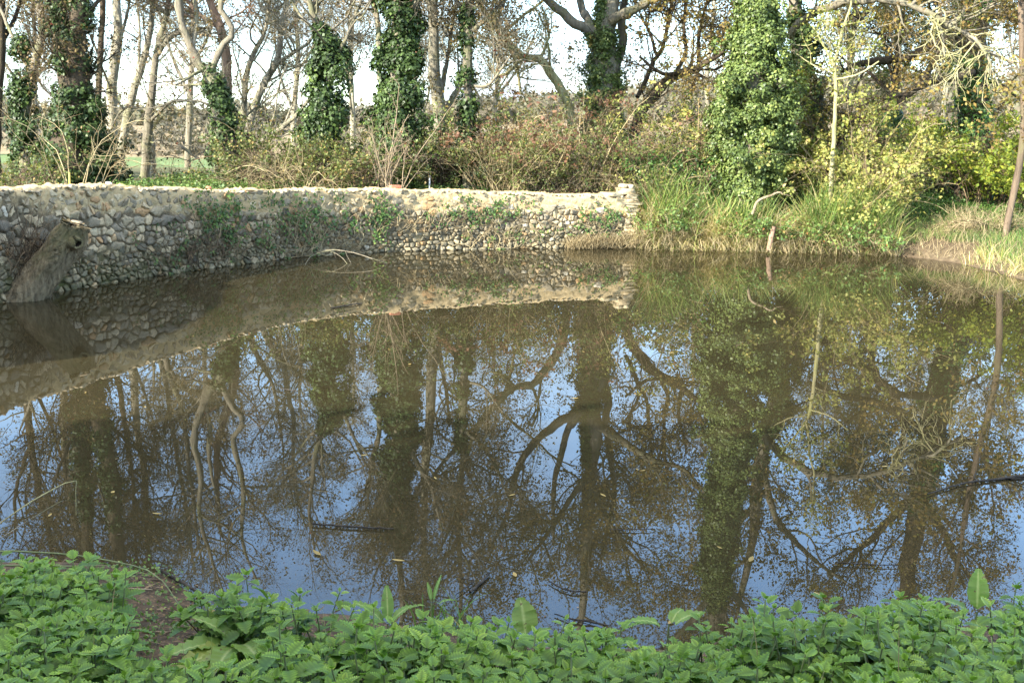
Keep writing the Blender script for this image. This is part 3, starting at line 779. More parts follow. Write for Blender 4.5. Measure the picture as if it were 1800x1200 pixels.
tree('pale_tree', 'pale straight trunk with lichen, first of three pale trunks from the left', 28, [(197, 320, 0, 20), (197, 215, 0, 19), (198, 140, 0, 18), (209, 57, 0, 16), (204, 0, .2, 14), (210, -150, .3, 10), (204, -300, .3, 7), (214, -420, .3, 3)], [[(198, 165, 0, 5), (180, 120, -.5, 4), (160, 60, -.9, 3)], [(205, 90, 0, 7), (222, 30, .4, 5), (240, -60, .6, 3)]], 'bark_pale', seed=4, n1=44, n2=280, n3=1700, leaves=3000, leafsize=.075)
tree('pale_tree', 'pale slender trunk leaning right, second of three pale trunks from the left', 29, [(208, 325, 0, 17), (211, 280, 0, 16), (222, 215, 0, 15), (236, 158, 0, 14), (252, 107, 0, 12), (266, 40, 0, 10), (272, -60, 0, 8), (285, -220, 0, 6), (292, -370, 0, 3)], [[(240, 150, 0, 6), (246, 60, .4, 5), (238, -20, .6, 3)]], 'bark_pale', seed=5, n1=44, n2=280, n3=1700, leaves=2200, leafsize=.075)
tree('pale_tree', 'pale upright trunk beside a bare post, third of three pale trunks from the left', 26, [(252, 326, 0, 19), (258, 250, 0, 16), (263, 200, 0, 15), (272, 113, 0, 13), (281, 70, 0, 11), (296, 0, 0, 9), (300, -170, 0, 7), (310, -330, 0, 3)],
     [[(262, 215, 0, 6), (300, 180, -.8, 5), (330, 178, -1.2, 3)], [(266, 195, 0, 5), (220, 190, .4, 5), (190, 235, .6, 3)], [(264, 250, 0, 4), (310, 255, -.8, 6), (350, 280, -1.2, 4)], [(274, 100, 0, 8), (300, 65, -.2, 9), (345, 52, -.3, 8), (372, 62, -.3, 4)]], 'bark_grey', seed=6, n1=50, n2=300, n3=1700, leaves=1500, leafsize=.07, t0=.15)
tree('bare_stub', 'bare white dead stem standing close beside the third pale trunk', 26.5, [(268, 330, 0, 9), (269, 290, 0, 9), (268, 236, 0, 7)], (), 'bark_pale', n1=0, seed=7, cat='tree stump')
tree('ivy_tree', 'leaning ivy clad trunk forking into two winding bare grey limbs', 22, [(410, 325, 0, 38), (405, 290, 0, 34), (391, 198, 0, 30), (372, 140, 0, 26), (365, 122, 0, 22)],
     [[(366, 128, 0, 16), (351, 118, 0, 15), (334, 76, 0, 14), (320, 48, 0, 12), (314, 0, 0, 12), (322, -60, 0, 11), (314, -140, 0, 9), (330, -240, 0, 6), (352, -330, .2, 3)],
      [(372, 122, 0, 13), (382, 105, 0, 12), (394, 79, 0, 11), (408, 62, 0, 11), (405, 40, 0, 10), (388, 17, 0, 10), (391, -10, 0, 10), (404, -90, 0, 9), (394, -190, 0, 7), (420, -300, .2, 3)],
      [(338, 84, 0, 8), (346, 30, .3, 8), (340, -40, .4, 7), (352, -130, .5, 4)], [(360, 120, 0, 6), (335, 135, -.5, 5), (310, 150, -.8, 3)]], 'bark_grey',
     [(425, 340, 52), (418, 310, 48), (410, 270, 42), (400, 225, 32), (390, 190, 24), (378, 150, 18), (366, 118, 12)], 'ivy_dark', seed=8, n1=40, n2=220, n3=1300, leaves=1600, leafsize=.07, up=.1)
tree('pale_tree', 'reddish brown trunk rising behind the winding grey limbs', 25, [(404, 330, 0, 20), (402, 250, 0, 19), (399, 170, 0, 18), (397, 85, 0, 17), (385, 37, 0, 15), (371, 0, .1, 13), (352, -90, .2, 10), (350, -240, .3, 5)], [[(392, 55, 0, 9), (345, 20, .3, 7), (320, -10, .4, 5)]], 'bark_red', seed=9, n1=24, n2=140, n3=800, leaves=800, leafsize=.07)
tree('pale_tree', 'pale trunk leaning right with a long side bough toward the ivy trees', 27, [(428, 330, 0, 14), (436, 224, 0, 13), (450, 181, 0, 13), (469, 140, 0, 12), (487, 105, 0, 11), (495, 42, 0, 9), (504, 0, 0, 8), (500, -130, 0, 5), (520, -230, 0, 3)],
     [[(487, 113, 0, 7), (516, 92, -.3, 6), (546, 71, -.5, 5), (570, 30, -.6, 3)]], 'bark_pale', seed=10, n1=34, n2=220, n3=1500, leaves=900, leafsize=.065, t0=.1)
tree('pale_tree', 'slight pale trunk curving up left of the leaning pale trunk', 28, [(424, 330, 0, 12), (428, 198, 0, 11), (433, 133, 0, 10), (450, 85, 0, 9), (466, 50, 0, 7), (480, -60, 0, 4), (478, -170, 0, 2)], (), 'bark_pale', seed=11, n1=30, n2=200, n3=1300, leaves=900, leafsize=.065, t0=.1)
tree('fallen_bough', 'low pale bough slanting up out of the shrubs beside the leaning trunk', 25, [(445, 275, 0, 10), (461, 249, 0, 10), (490, 228, 0, 9), (520, 204, 0, 7), (548, 170, 0, 4)], (), 'bark_pale', n1=14, n2=60, n3=300, seed=12, cat='branch')
# --- centre group
tree('ivy_tree', 'lopsided ivy clad tree narrow at the foot and bulging halfway up', 21.5, [(560, 335, 0, 16), (563, 270, 0, 16), (572, 180, 0, 16), (585, 100, 0, 14), (558, 42, 0, 11), (545, 0, 0, 9), (530, -120, 0, 6), (540, -220, 0, 3)],
     [[(585, 110, 0, 8), (612, 60, -.2, 6), (640, -10, -.3, 4)], [(560, 60, 0, 6), (530, 30, .3, 5), (500, -20, .5, 3)]], 'bark_grey',
     [(562, 305, 17), (564, 270, 24), (566, 240, 38), (570, 205, 45), (577, 165, 43), (586, 125, 42), (584, 92, 32), (566, 62, 17), (556, 40, 8)], 'ivy_dark', .07, dens=420, seed=13, n1=36, n2=220, n3=1500, leaves=1800, leafsize=.07)
tree('ivy_tree', 'tall bushy ivy clad tree with tan shoots standing before its foot', 21.5, [(700, 335, 0, 26), (700, 240, 0, 26), (698, 140, 0, 24), (704, 60, 0, 22), (704, 0, 0, 20), (700, -140, 0, 15), (712, -300, 0, 10), (704, -430, 0, 4)],
     [[(668, 140, 0, 9), (664, 40, .2, 9), (652, -10, .3, 8), (640, -120, .3, 5)], [(705, 40, 0, 9), (760, -40, -.4, 7), (790, -140, -.6, 4)]], 'bark_grey',
     [[(700, 330, 26), (700, 290, 34), (698, 245, 46), (696, 205, 50), (697, 160, 44), (700, 120, 38), (704, 85, 30), (706, 55, 32), (703, 20, 38), (700, -40, 38), (704, -110, 30), (700, -190, 22)], [(664, 130, 12), (668, 60, 8)]], 'ivy_dark', .07, dens=420, seed=14, n1=70, n2=480, n3=3200, leaves=6500, leafsize=.07)
tree('grey_tree', 'pale grey forked trunk between the bushy ivy tree and the slim ivy stem', 25, [(776, 330, 0, 24), (773, 193, 0, 22), (764, 127, 0, 20), (762, 57, 0, 18), (759, 0, 0, 17), (752, -130, 0, 13), (760, -320, 0, 6)],
     [[(774, 170, 0, 10), (780, 140, .3, 9), (787, 100, .4, 7), (800, 10, .5, 4)], [(778, 200, 0, 12), (800, 165, .4, 11), (815, 138, .5, 8)], [(760, 20, 0, 9), (720, -60, .4, 6), (700, -140, .5, 4)]], 'bark_pale',
     [(775, 330, 22), (775, 260, 20), (774, 200, 12)], 'ivy_mid', .07, seed=15, n1=44, n2=300, n3=2000, leaves=5000, leafsize=.075)
tree('ivy_tree', 'slim ivy wrapped stem right of the pale forked trunk, twigs full of brown leaves', 22, [(821, 325, 0, 15), (824, 198, 0, 15), (821, 136, 0, 15), (822, 71, 0, 14), (825, 0, 0, 12), (820, -130, 0, 10), (830, -300, 0, 7), (822, -420, 0, 3)],
     [[(823, 60, 0, 8), (870, 20, -.3, 6), (905, -40, -.5, 4)], [(822, 30, 0, 8), (780, -30, .3, 6), (750, -100, .5, 4)], [(822, 150, 0, 5), (858, 150, -.3, 5), (882, 120, -.4, 4), (897, 98, -.4, 3)]], 'bark_grey',
     [(820, 330, 14), (820, 280, 15), (822, 210, 17), (822, 150, 18), (822, 120, 12), (822, 20, 13)], 'ivy_dark', .08, seed=16, n1=70, n2=500, n3=3300, leaves=7000, leafsize=.07)
tree('crooked_tree', 'crooked mossy limb bending left over the copper shrubs', 25, [(1012, 320, 0, 16), (1004, 220, 0, 15), (996, 180, 0, 15), (982, 147, 0, 15), (962, 122, 0, 15), (948, 105, 0, 14), (917, 102, 0, 13), (900, 84, 0, 12), (880, 57, 0, 10), (850, 20, -.3, 8), (830, -50, -.5, 5)],
     [[(917, 104, 0, 6), (896, 125, -.3, 5), (872, 135, -.4, 4)], [(950, 106, 0, 6), (965, 60, .3, 5), (955, 20, .3, 3)], [(900, 85, 0, 8), (912, 140, .5, 5), (915, 165, .6, 4)], [(878, 62, 0, 5), (920, 28, 0, 5), (958, -2, .1, 4.5), (1000, -40, .2, 4), (1040, -60, .4, 2)]], 'bark_lichen', seed=17, n1=36, n2=200, n3=1100, leaves=2600, leafmat='oak', leafsize=.08)
OAK = dict(leafmat='oak', leafsize=.082)
tree('oak_tree', 'big spreading oak with bright green ivy climbing its forked trunk', 25, [(1056, 325, 0, 56), (1058, 283, 0, 50), (1061, 198, 0, 44), (1062, 110, 0, 42), (1064, 60, 0, 34), (1072, 0, 0, 24), (1072, -140, 0, 20), (1078, -330, 0, 15), (1072, -490, 0, 7)],
     [[(1056, 90, 0, 24), (1040, 58, 0, 18), (1007, 42, -.2, 17), (988, 23, -.3, 16), (962, 3, -.5, 14), (930, -60, -.8, 11), (915, -150, -1, 7), (880, -230, -1.2, 4)],
      [(1052, 80, 0, 18), (1044, 54, 0, 15), (1027, 23, .3, 14), (1019, 0, .4, 13), (1005, -110, .8, 9), (1010, -240, 1, 5)],
      [(1070, 45, 0, 20), (1082, 30, -.3, 17), (1101, 23, -.5, 16), (1135, 6, -.8, 14), (1190, -20, -1.2, 11), (1250, -30, -1.5, 7), (1300, -80, -1.7, 4)],
      [(1068, 160, 0, 18), (1082, 120, .3, 16), (1092, 93, .4, 15), (1098, 65, .5, 15), (1092, 40, .5, 14), (1098, 0, .6, 12), (1120, -120, 1, 9), (1110, -260, 1.2, 5)],
      [(1072, -60, 0, 14), (1020, -150, -.5, 10), (960, -250, -.9, 5)], [(1074, -90, 0, 14), (1130, -200, .5, 10), (1190, -280, .9, 5)]], 'bark_grey',
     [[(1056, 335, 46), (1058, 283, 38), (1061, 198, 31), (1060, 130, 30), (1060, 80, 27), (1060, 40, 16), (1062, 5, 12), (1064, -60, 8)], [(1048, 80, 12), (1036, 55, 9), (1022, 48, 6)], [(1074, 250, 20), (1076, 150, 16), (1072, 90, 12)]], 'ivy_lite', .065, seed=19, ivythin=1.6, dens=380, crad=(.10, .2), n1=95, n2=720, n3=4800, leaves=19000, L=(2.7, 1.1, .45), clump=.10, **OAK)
tree('oak_tree', 'dark leaning oak with a pale side stem, left of the great ivy column', 25, [(1105, 290, 0, 18), (1120, 225, 0, 18), (1140, 180, 0, 18), (1160, 156, 0, 17), (1194, 130, 0, 16), (1222, 124, -.2, 13), (1240, 110, -.4, 10), (1275, 90, -.6, 6)],
     [[(1120, 170, 0, 8), (1135, 140, .3, 8), (1149, 108, .4, 8), (1163, 90, .4, 7), (1175, 31, .5, 6), (1190, -50, .6, 4)], [(1155, 100, .4, 6), (1142, 60, .6, 5), (1126, 25, .7, 4)], [(1185, 135, 0, 8), (1205, 90, .3, 7), (1202, 42, .4, 6), (1215, -60, .5, 4)], [(1228, 122, 0, 8), (1229, 60, .3, 6), (1250, -20, .4, 4)], [(1200, 130, 0, 8), (1160, 128, -.4, 6), (1125, 100, -.6, 4)]], 'bark_dark',
     seed=20, n1=60, n2=420, n3=2800, leaves=9000, L=(2.2, 1.0, .45), **OAK)
# --- right group
tree('ivy_tree', 'great sunlit column of pale green ivy on the pond bank', 21.6, [(1320, 335, 0, 46), (1325, 200, 0, 44), (1330, 60, 0, 40), (1332, -60, 0, 40), (1336, -200, 0, 36), (1345, -330, 0, 30), (1352, -460, 0, 18)],
     [[(1338, -250, 0, 14), (1290, -330, -.4, 10), (1240, -400, -.6, 6)], [(1340, -230, 0, 14), (1400, -300, .5, 9), (1450, -390, .7, 5)]], 'bark_grey',
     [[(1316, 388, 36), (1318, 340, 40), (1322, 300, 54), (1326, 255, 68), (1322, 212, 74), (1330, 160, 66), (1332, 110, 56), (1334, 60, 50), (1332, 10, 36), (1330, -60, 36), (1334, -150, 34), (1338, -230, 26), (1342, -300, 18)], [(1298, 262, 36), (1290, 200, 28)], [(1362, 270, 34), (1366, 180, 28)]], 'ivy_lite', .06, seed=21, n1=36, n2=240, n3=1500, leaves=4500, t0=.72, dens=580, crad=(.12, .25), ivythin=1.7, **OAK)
def hanging(root, O, g):
    B = Geo()
    pth = [at(a, b_, 26.0 + c) for a, b_, c in ((1600, 8, -3.2), (1640, 27, -3.3), (1668, 45, -3.4), (1694, 57, -3.5), (1725, 85, -3.6), (1782, 112, -3.8))]
    P, R = smooth_path(pth, [.05] * 6, 14)
    P1, R1 = grow(P[None], R[None], 22, 1.25, (40, 100), 9, .30, -.16, .5, .35, (0, 1), .02, .1, g)
    P2, R2 = grow(P1, R1, 70, .55, (30, 70), 6, .3, -.08, .7, .5, (.15, 1), .011, .2, g)
    P3, R3 = grow(P2, R2, 120, .25, (30, 70), 4, .3, .1, .8, .6, (.1, 1), .008, .2, g)
    for P_, R_ in ((P1, R1), (P2, R2), (P3, R3)):
        v_, f_, rr = tubes(P_, R_, 5, g.random(len(P_))); B.add(v_, f_, None, rr)
    B.build('hanging_twigs', M['bark_lichen'], root, O, True)


tree('ivy_tree', 'dim brownish ivy clad tree behind the great ivy column, long bough arching right', 24.5, [(1408, 335, 0, 26), (1410, 200, 0, 26), (1405, 80, 0, 26), (1398, 40, 0, 24), (1395, -60, 0, 22), (1400, -220, 0, 16), (1390, -360, 0, 8)],
     [[(1388, 66, -1.2, 13), (1402, 44, -1.5, 13), (1424, 30, -1.8, 14), (1440, 17, -2.1, 13), (1462, 13, -2.4, 12), (1483, 2, -2.6, 12), (1515, 3, -2.8, 11), (1540, -2, -2.9, 11), (1565, 5, -3, 10), (1590, 6, -3.1, 9), (1612, 15, -3.2, 8.5), (1642, 26, -3.3, 7.5), (1668, 46, -3.4, 6.5), (1690, 55, -3.5, 6), (1725, 86, -3.6, 5), (1782, 112, -3.8, 4)],
      [(1670, 46, -3.4, 6), (1690, 30, -3.6, 5), (1695, 12, -3.7, 4)], [(1600, 10, -3.1, 6), (1640, -20, -3.3, 5), (1700, -30, -3.4, 4)], [(1455, 14, -2.3, 5), (1490, -15, -2.4, 4), (1500, -60, -2.4, 3)], [(1545, 0, -2.9, 4), (1570, 30, -2.7, 3), (1566, 60, -2.6, 2)], [(1694, 57, -3.5, 5), (1716, 72, -3.8, 5), (1738, 105, -4, 4), (1742, 130, -4, 3)],
      [(1640, 28, -3.3, 5), (1655, 60, -3.5, 4), (1661, 100, -3.6, 3)], [(1400, -40, 0, 14), (1450, -140, -.6, 11), (1540, -220, -1, 7), (1600, -260, -1.2, 4)], [(1398, -100, 0, 12), (1340, -220, .6, 8), (1300, -300, .8, 4)]], 'bark_grey',
     [[(1412, 335, 30), (1415, 270, 34), (1416, 200, 32), (1412, 130, 30), (1408, 70, 26), (1398, 30, 14), (1398, -100, 16)]], 'ivy_dark', .08, seed=22, n1=60, n2=460, n3=3200, leaves=11000, L=(2.4, 1.1, .5), leafmat='oak', leafsize=.095, extra=hanging)
tree('sapling', 'slender pale sapling rising straight out of the yellow leaved shrub', 21.2, [(1460, 330, 0, 8), (1462, 290, 0, 8), (1467, 227, 0, 7.5), (1470, 142, 0, 6), (1467, 113, 0, 6), (1476, 79, 0, 5), (1484, 42, 0, 4), (1496, 10, 0, 3.5), (1505, -70, 0, 2.5)],
     [[(1468, 118, 0, 4), (1445, 75, .2, 3.5), (1428, 45, .3, 2.5)], [(1470, 140, 0, 3.5), (1510, 130, -.2, 3), (1545, 108, -.3, 2)], [(1468, 128, 0, 3), (1430, 115, .2, 2.5), (1400, 95, .3, 1.5)]], 'bark_lichen', n1=24, n2=90, n3=300, L=(1.1, .6, .3), leaves=700, leafmat='yellow_leaf', leafsize=.085, twig=(.014, .008, .006), seed=24)
tree('oak_tree', 'thick oak at the right with brown stemmed ivy and a long bough slanting down left', 24.5, [(1714, 330, 0, 58), (1712, 218, 0, 50), (1714, 142, 0, 48), (1708, 57, 0, 46), (1716, 0, 0, 44), (1712, -150, 0, 34), (1725, -340, 0, 16)],
     [[(1708, 126, -.4, 12), (1690, 134, -.8, 12), (1663, 137, -1, 12), (1626, 148, -1.2, 13), (1583, 176, -1.3, 13), (1541, 197, -1.3, 12), (1498, 217, -1.3, 9), (1470, 240, -1.2, 5)], [(1626, 148, -1.2, 12), (1634, 120, -1.1, 11), (1650, 90, -.8, 9), (1655, 40, -.6, 7), (1640, -40, -.4, 4)],
      [(1710, 60, 0, 14), (1660, 70, .4, 13), (1600, 100, .6, 13), (1555, 106, .7, 14), (1512, 112, .8, 12), (1478, 128, .9, 6)], [(1715, 10, 0, 16), (1760, 30, .3, 13), (1800, 20, .5, 10), (1850, -60, .7, 6)], [(1714, -60, 0, 16), (1640, -160, -.4, 12), (1560, -250, -.8, 6)], [(1716, -80, 0, 14), (1790, -190, .4, 10), (1840, -290, .6, 5)], [(1714, 140, 0, 7), (1760, 150, .5, 6), (1810, 190, .8, 4)]], 'bark_dark',
     [[(1714, 335, 42), (1712, 270, 38), (1713, 200, 34), (1714, 140, 32), (1712, 90, 30)], [(1710, 60, 32), (1714, -30, 33), (1712, -120, 26)]], 'ivy_mid', .07, seed=25, n1=80, n2=620, n3=4200, leaves=14000, L=(2.6, 1.1, .5), dens=150, **OAK)
tree('slim_tree', 'tall thin grey trunk leaning out of the water edge at the far right', 20.6, [(1764, 448, 0, 13), (1770, 400, 0, 12), (1782, 335, 0, 12), (1796, 270, 0, 11.5), (1800, 200, 0, 11), (1797, 100, 0, 10), (1796, 0, 0, 9), (1806, -140, 0, 7), (1800, -300, 0, 4)],
     [[(1800, 120, 0, 4), (1820, 60, .3, 3), (1850, 20, .5, 2)], [(1797, 20, 0, 4), (1770, -60, -.3, 3), (1750, -120, -.4, 2)]], 'bark_brown', n1=20, n2=90, n3=400, L=(1.3, .7, .35), leaves=500, leafsize=.08, seed=26, t0=.5)
tree('dark_tree', 'dark twiggy tree beyond the slanting bough with ivy on its stem', 29, [(1566, 330, 0, 16), (1567, 215, 0, 15), (1572, 150, 0, 13), (1580, 80, 0, 10), (1576, 0, 0, 7), (1590, -90, 0, 4)], [[(1570, 170, 0, 7), (1530, 130, .4, 5), (1490, 110, .6, 3)], [(1574, 140, 0, 7), (1610, 90, -.3, 5), (1640, 60, -.5, 3)]],
     'bark_brown', [(1566, 330, 24), (1566, 230, 22), (1568, 190, 14)], 'ivy_mid', n1=44, n2=330, n3=2600, leaves=7000, leafmat='olive_leaf', leafsize=.085, seed=27, L=(1.9, .9, .45), t0=.3)
# bare background trees: two kinds built once, then copied
def copy_thing(o, loc, rz, sc=1.0):
    c = o.copy(); COL.objects.link(c); c.location = loc; c.rotation_euler = (0, 0, rz); c.scale = (sc,) * 3
    for ch in list(o.children):
        d = ch.copy(); COL.objects.link(d); d.parent = c
    return c


BGL = 'bare twiggy tree standing far back in the field edge behind the front row of trees'
bg1 = tree('bare_tree', BGL, 36, [(330, 320, 0, 12), (332, 200, 0, 11), (340, 60, 0, 8), (336, -60, 0, 5), (350, -160, 0, 3)], [[(334, 170, 0, 6), (300, 90, .5, 5), (270, -20, .8, 3)], [(338, 120, 0, 6), (375, 40, -.5, 4), (400, -50, -.8, 2)]], 'bark_grey', n1=44, n2=330, n3=2200, leaves=1500, leafmat='brown_leaf', leafsize=.1, L=(2.8, 1.3, .6), seed=30, group='bare trees far back')
bg2 = tree('bare_tree', BGL, 38, [(520, 320, 0, 11), (516, 210, 0, 10), (524, 90, 0, 8), (516, -30, 0, 5), (520, -130, 0, 3)], [[(517, 200, 0, 5), (490, 120, .5, 4), (480, 10, .8, 3)], [(522, 130, 0, 5), (560, 60, -.5, 4), (575, -50, -.8, 2)]], 'bark_pale', n1=44, n2=330, n3=2200, leaves=1500, leafmat='brown_leaf', leafsize=.1, L=(2.8, 1.3, .6), seed=31, group='bare trees far back')
for i, (px, D, rz, sc) in enumerate([(60, 40, 1.0, 1), (620, 37, 2.2, .9), (860, 42, .6, .95), (1240, 40, 3.6, 1), (1470, 36, 5.0, .95), (1650, 44, 1.9, 1.1), (1790, 38, 4.2, 1), (735, 44, 2.9, 1.05)]):
    x = at(px, 300, D)[0]
    copy_thing((bg1, bg2)[i % 2], (x, D, gz(x, D)[0] - .05), rz, sc)


# ------------------------------------------------------------------ shrubs
def behind(px, D, r):
    if px > 1130: return D
    _, p, _, q, n = on_wall(px)
    return max(D, p[1] + (TH + .25 + r) / max(abs(n[1]), .5))


def bush(name, label, px, D, wd, ht, stems, leaves, lm, leaf=.07, sm='dead_dark', L2=.6, seed=0, arch=.10, cl=.055, n2=None, n3=None, cat='shrub', low=.15, depth=.7, rs=.012, group=None, upn=.5):
    g = np.random.default_rng(2000 + seed); D = behind(px, D + 1.5, wd * .3 * depth)
    if px < 1130: ht *= (.86 if px < 830 else 1.08) * g.uniform(.72, 1.2); leaves = int(leaves * .62)
    x = at(px, 320, D)[0]; O = np.array([x, D, gz(x, D)[0]])
    root = thing(name, label, cat, O, group)
    npt = 9; P = np.empty((stems, npt, 3)); az = g.uniform(0, 2 * PI, stems); rr0 = np.sqrt(g.random(stems))
    P[:, 0] = np.c_[np.cos(az) * rr0 * wd * .28, np.sin(az) * rr0 * wd * .28 * depth, np.full(stems, -.05)]
    d = unit(np.c_[np.cos(az) * rr0 * wd * .42, np.sin(az) * rr0 * wd * .42 * depth, ht * np.ones(stems)])
    ln = ht * g.uniform(.55, 1.15, stems)
    for j in range(1, npt):
        d = unit(d + g.normal(size=(stems, 3)) * .13 + np.c_[np.cos(az) * arch, np.sin(az) * arch, -arch * j / 4 * np.ones(stems)])
        P[:, j] = P[:, j - 1] + d * (ln / (npt - 1))[:, None]
    R = np.full((stems, 1), rs) * np.linspace(1, .3, npt)[None] * g.uniform(.6, 1.3, (stems, 1))
    n2 = n2 or stems * 6; n3 = n3 or stems * 14
    P2, R2 = grow(P, R, n2, L2, (30, 75), 6, .28, .06, .6, .4, (.12, 1), .007, .3, g)
    P3, R3 = grow(P2, R2, n3, L2 * .5, (30, 70), 4, .3, .03, .8, .6, (.1, 1), .005, .2, g)
    B = Geo()
    for P_, R_ in ((P, R), (P2, R2), (P3, R3)):
        v_, f_, q_ = tubes(P_, R_, 4, g.random(len(P_))); B.add(v_, f_, None, q_)
    B.build('stems', M[sm], root)
    if leaves:
        nc = leaves // 6 + 1
        a, _ = along(P3, nc, g, (.3, 1)); I = g.integers(0, nc, leaves); p_ = a[I] + g.normal(size=(leaves, 3)) * cl
        p_ = p_[p_[:, 2] > low * .3]; I = I[:len(p_)]
        v_, f_, q_ = rand_leaves(p_, leaf, leaf * .7, .35, upn, np.clip(g.random(nc)[I] * .45 + g.random(len(p_)) * .6, 0, 1), g)
        K = Geo(); K.add(v_, f_, None, q_); K.build('foliage', M[lm], root)
    return root


SHRUB = bush
SHRUB('shrub', 'dark brown and green bramble thicket under the far left ivy trunk', 20, 20.5, 2.2, 1.3, 30, 2600, 'olive_leaf', seed=1)
SHRUB('shrub', 'twiggy brown hawthorn with long arching bare shoots before the broad trunk', 130, 20.2, 2.4, 2.4, 11, 300, 'brown_leaf', .06, 'dead', seed=2, L2=.9)
SHRUB('shrub', 'sparse bare twigs in the gap with the view of the green field', 300, 23, 1.5, .9, 9, 60, 'brown_leaf', .05, 'dead', seed=3, L2=.6)
SHRUB('shrub', 'sprawling bramble heap beside the leaning ivy trunk', 475, 21.2, 1.7, 1.9, 36, 4200, 'olive_leaf', seed=4)
SHRUB('shrub', 'bare arching grey briar stems in front of the lopsided ivy tree', 525, 20.4, 1.5, 1.7, 24, 300, 'olive_leaf', .06, 'dead', seed=5, arch=.2, L2=.8)
SHRUB('shrub', 'green and ochre low thicket between the lopsided and the tall bushy ivy trees', 628, 20.9, 1.7, 1.6, 34, 4600, 'olive_leaf', seed=6)
SHRUB('shrub', 'tan bare forked shoots standing before the tall bushy ivy tree', 690, 20.2, .9, 2.3, 16, 260, 'bramble', .07, 'stem_tan', seed=7, arch=.03, L2=.6, rs=.018)
SHRUB('shrub', 'dense dim brown twig thicket under the pale forked trunk', 770, 22.4, 1.9, 2.3, 50, 8000, 'olive_leaf', .06, seed=8)
SHRUB('shrub', 'copper leaved young beech at the left foot of the crooked limb', 905, 21.6, 1.9, 2.9, 26, 2000, 'copper_leaf', .085, 'dead', seed=9, low=2.4)
SHRUB('shrub', 'olive thicket of upright tan shoots under the copper leaves', 900, 21.6, 2.4, 1.9, 60, 7000, 'olive_leaf', .06, 'dead', seed=10, arch=.03)
SHRUB('shrub', 'copper leaved young beech close against the big oak', 1015, 21.9, 1.4, 3.0, 22, 1500, 'copper_leaf', .085, 'dead', seed=11)
SHRUB('shrub', 'tan shoot thicket with sparse green leaves left of the big oak foot', 995, 21.8, 1.7, 1.7, 55, 5000, 'olive_leaf', .06, 'stem_tan', seed=12, arch=.03)
SHRUB('shrub', 'dark leaved evergreen shrub behind the brown compost mound', 1003, 22.9, 1.0, 1.1, 24, 3600, 'ivy_mid', .075, seed=13)
SHRUB('shrub', 'ochre and green thicket right of the big oak foot', 1095, 22.2, 1.6, 2.2, 44, 4600, 'olive_leaf', .07, seed=14)
SHRUB('shrub', 'rounded dark ivy shrub below the dark leaning oak', 1165, 22.6, 1.5, 1.5, 36, 5200, 'ivy_mid', .08, seed=15)
SHRUB('shrub', 'gold leaved maple sapling thicket against the great ivy column', 1215, 23.3, 1.1, 3.3, 24, 2200, 'yellow_leaf', .085, 'dead', seed=16)
SHRUB('shrub', 'tangle of thin tan stems and yellow flecks behind the wall end pier', 1140, 21.6, 1.5, 1.3, 60, 1400, 'yellow_leaf', .06, 'dead', seed=17)
SHRUB('shrub', 'tall shrub of yellow green maple leaves around the slender sapling', 1505, 21.9, 1.5, 3.1, 44, 5600, 'yellow_leaf', .085, 'dead', seed=18)
SHRUB('shrub', 'loose pale yellow shoots right in front of the slender sapling stem', 1482, 21.0, 1.0, 2.3, 18, 1900, 'yellow_leaf', .085, 'dead', seed=33)
SHRUB('shrub', 'dark lower shrub with yellow flecks between the ivy column and the slender sapling', 1432, 23.4, 1.0, 3.0, 40, 5000, 'lime_leaf', .075, seed=19)
SHRUB('shrub', 'gold leaved shoots leaning out of the right side of the yellow green maple', 1572, 21.8, .6, 2.1, 12, 800, 'yellow_leaf', .09, 'dead', seed=20)
SHRUB('shrub', 'lime green hazel spreading in front of the thick right oak', 1745, 23.6, 1.9, 3.0, 56, 10500, 'lime_leaf', .09, seed=21)
SHRUB('shrub', 'lime green hazel behind the leaning grey trunk at the right edge', 1835, 22.4, 1.8, 2.9, 44, 7000, 'lime_leaf', .09, seed=22)
SHRUB('shrub', 'deep shaded brown thicket at the back of the grassy bank', 1620, 26.5, 3.4, 1.8, 90, 5000, 'olive_leaf', .08, seed=23)
SHRUB('shrub', 'tan leaved hazel dome seen far off under the slanting bough', 1620, 33, 3.6, 3.1, 70, 9000, 'hazel_leaf', .12, 'dead', seed=24)
SHRUB('shrub', 'dead tan bramble tangle by the foot of the leaning grey trunk', 1745, 20.8, 1.3, .95, 80, 300, 'olive_leaf', .05, 'dead', seed=25, arch=.3, L2=.5)
SHRUB('shrub', 'bramble mound with green leaves spilling over the bank below the ivy column', 1375, 21.0, 2.5, .75, 70, 6500, 'bramble', .07, 'dead', seed=26, arch=.22)
SHRUB('shrub', 'bramble mound with green leaves just right of the wall end pier', 1185, 20.9, 2.0, .62, 60, 4200, 'bramble', .065, 'dead', seed=27, arch=.22)
SHRUB('shrub', 'bramble mound with yellowish leaves under the yellow green maple', 1500, 20.7, 1.6, .7, 50, 4200, 'bramble', .07, 'dead', seed=28, arch=.2)
for i, (px, D, wd, ht, lf) in enumerate([(560, 23.4, 2.4, 1.5, 'olive_leaf'), (700, 23.5, 2.0, 1.9, 'olive_leaf'), (850, 24, 2.2, 1.9, 'olive_leaf'), (960, 25.5, 2.4, 2.0, 'hazel_leaf'), (1180, 26, 2.8, 2.3, 'hazel_leaf'), (1290, 25, 2.2, 2.4, 'olive_leaf'), (1460, 25, 2.6, 2.8, 'olive_leaf'), (1800, 26, 3, 2.2, 'olive_leaf')]):
    SHRUB('shrub', 'background thicket filling the gaps behind the front shrubs', px, D, wd, ht, 50, 3200, lf, .085, seed=40 + i, group='background thickets')
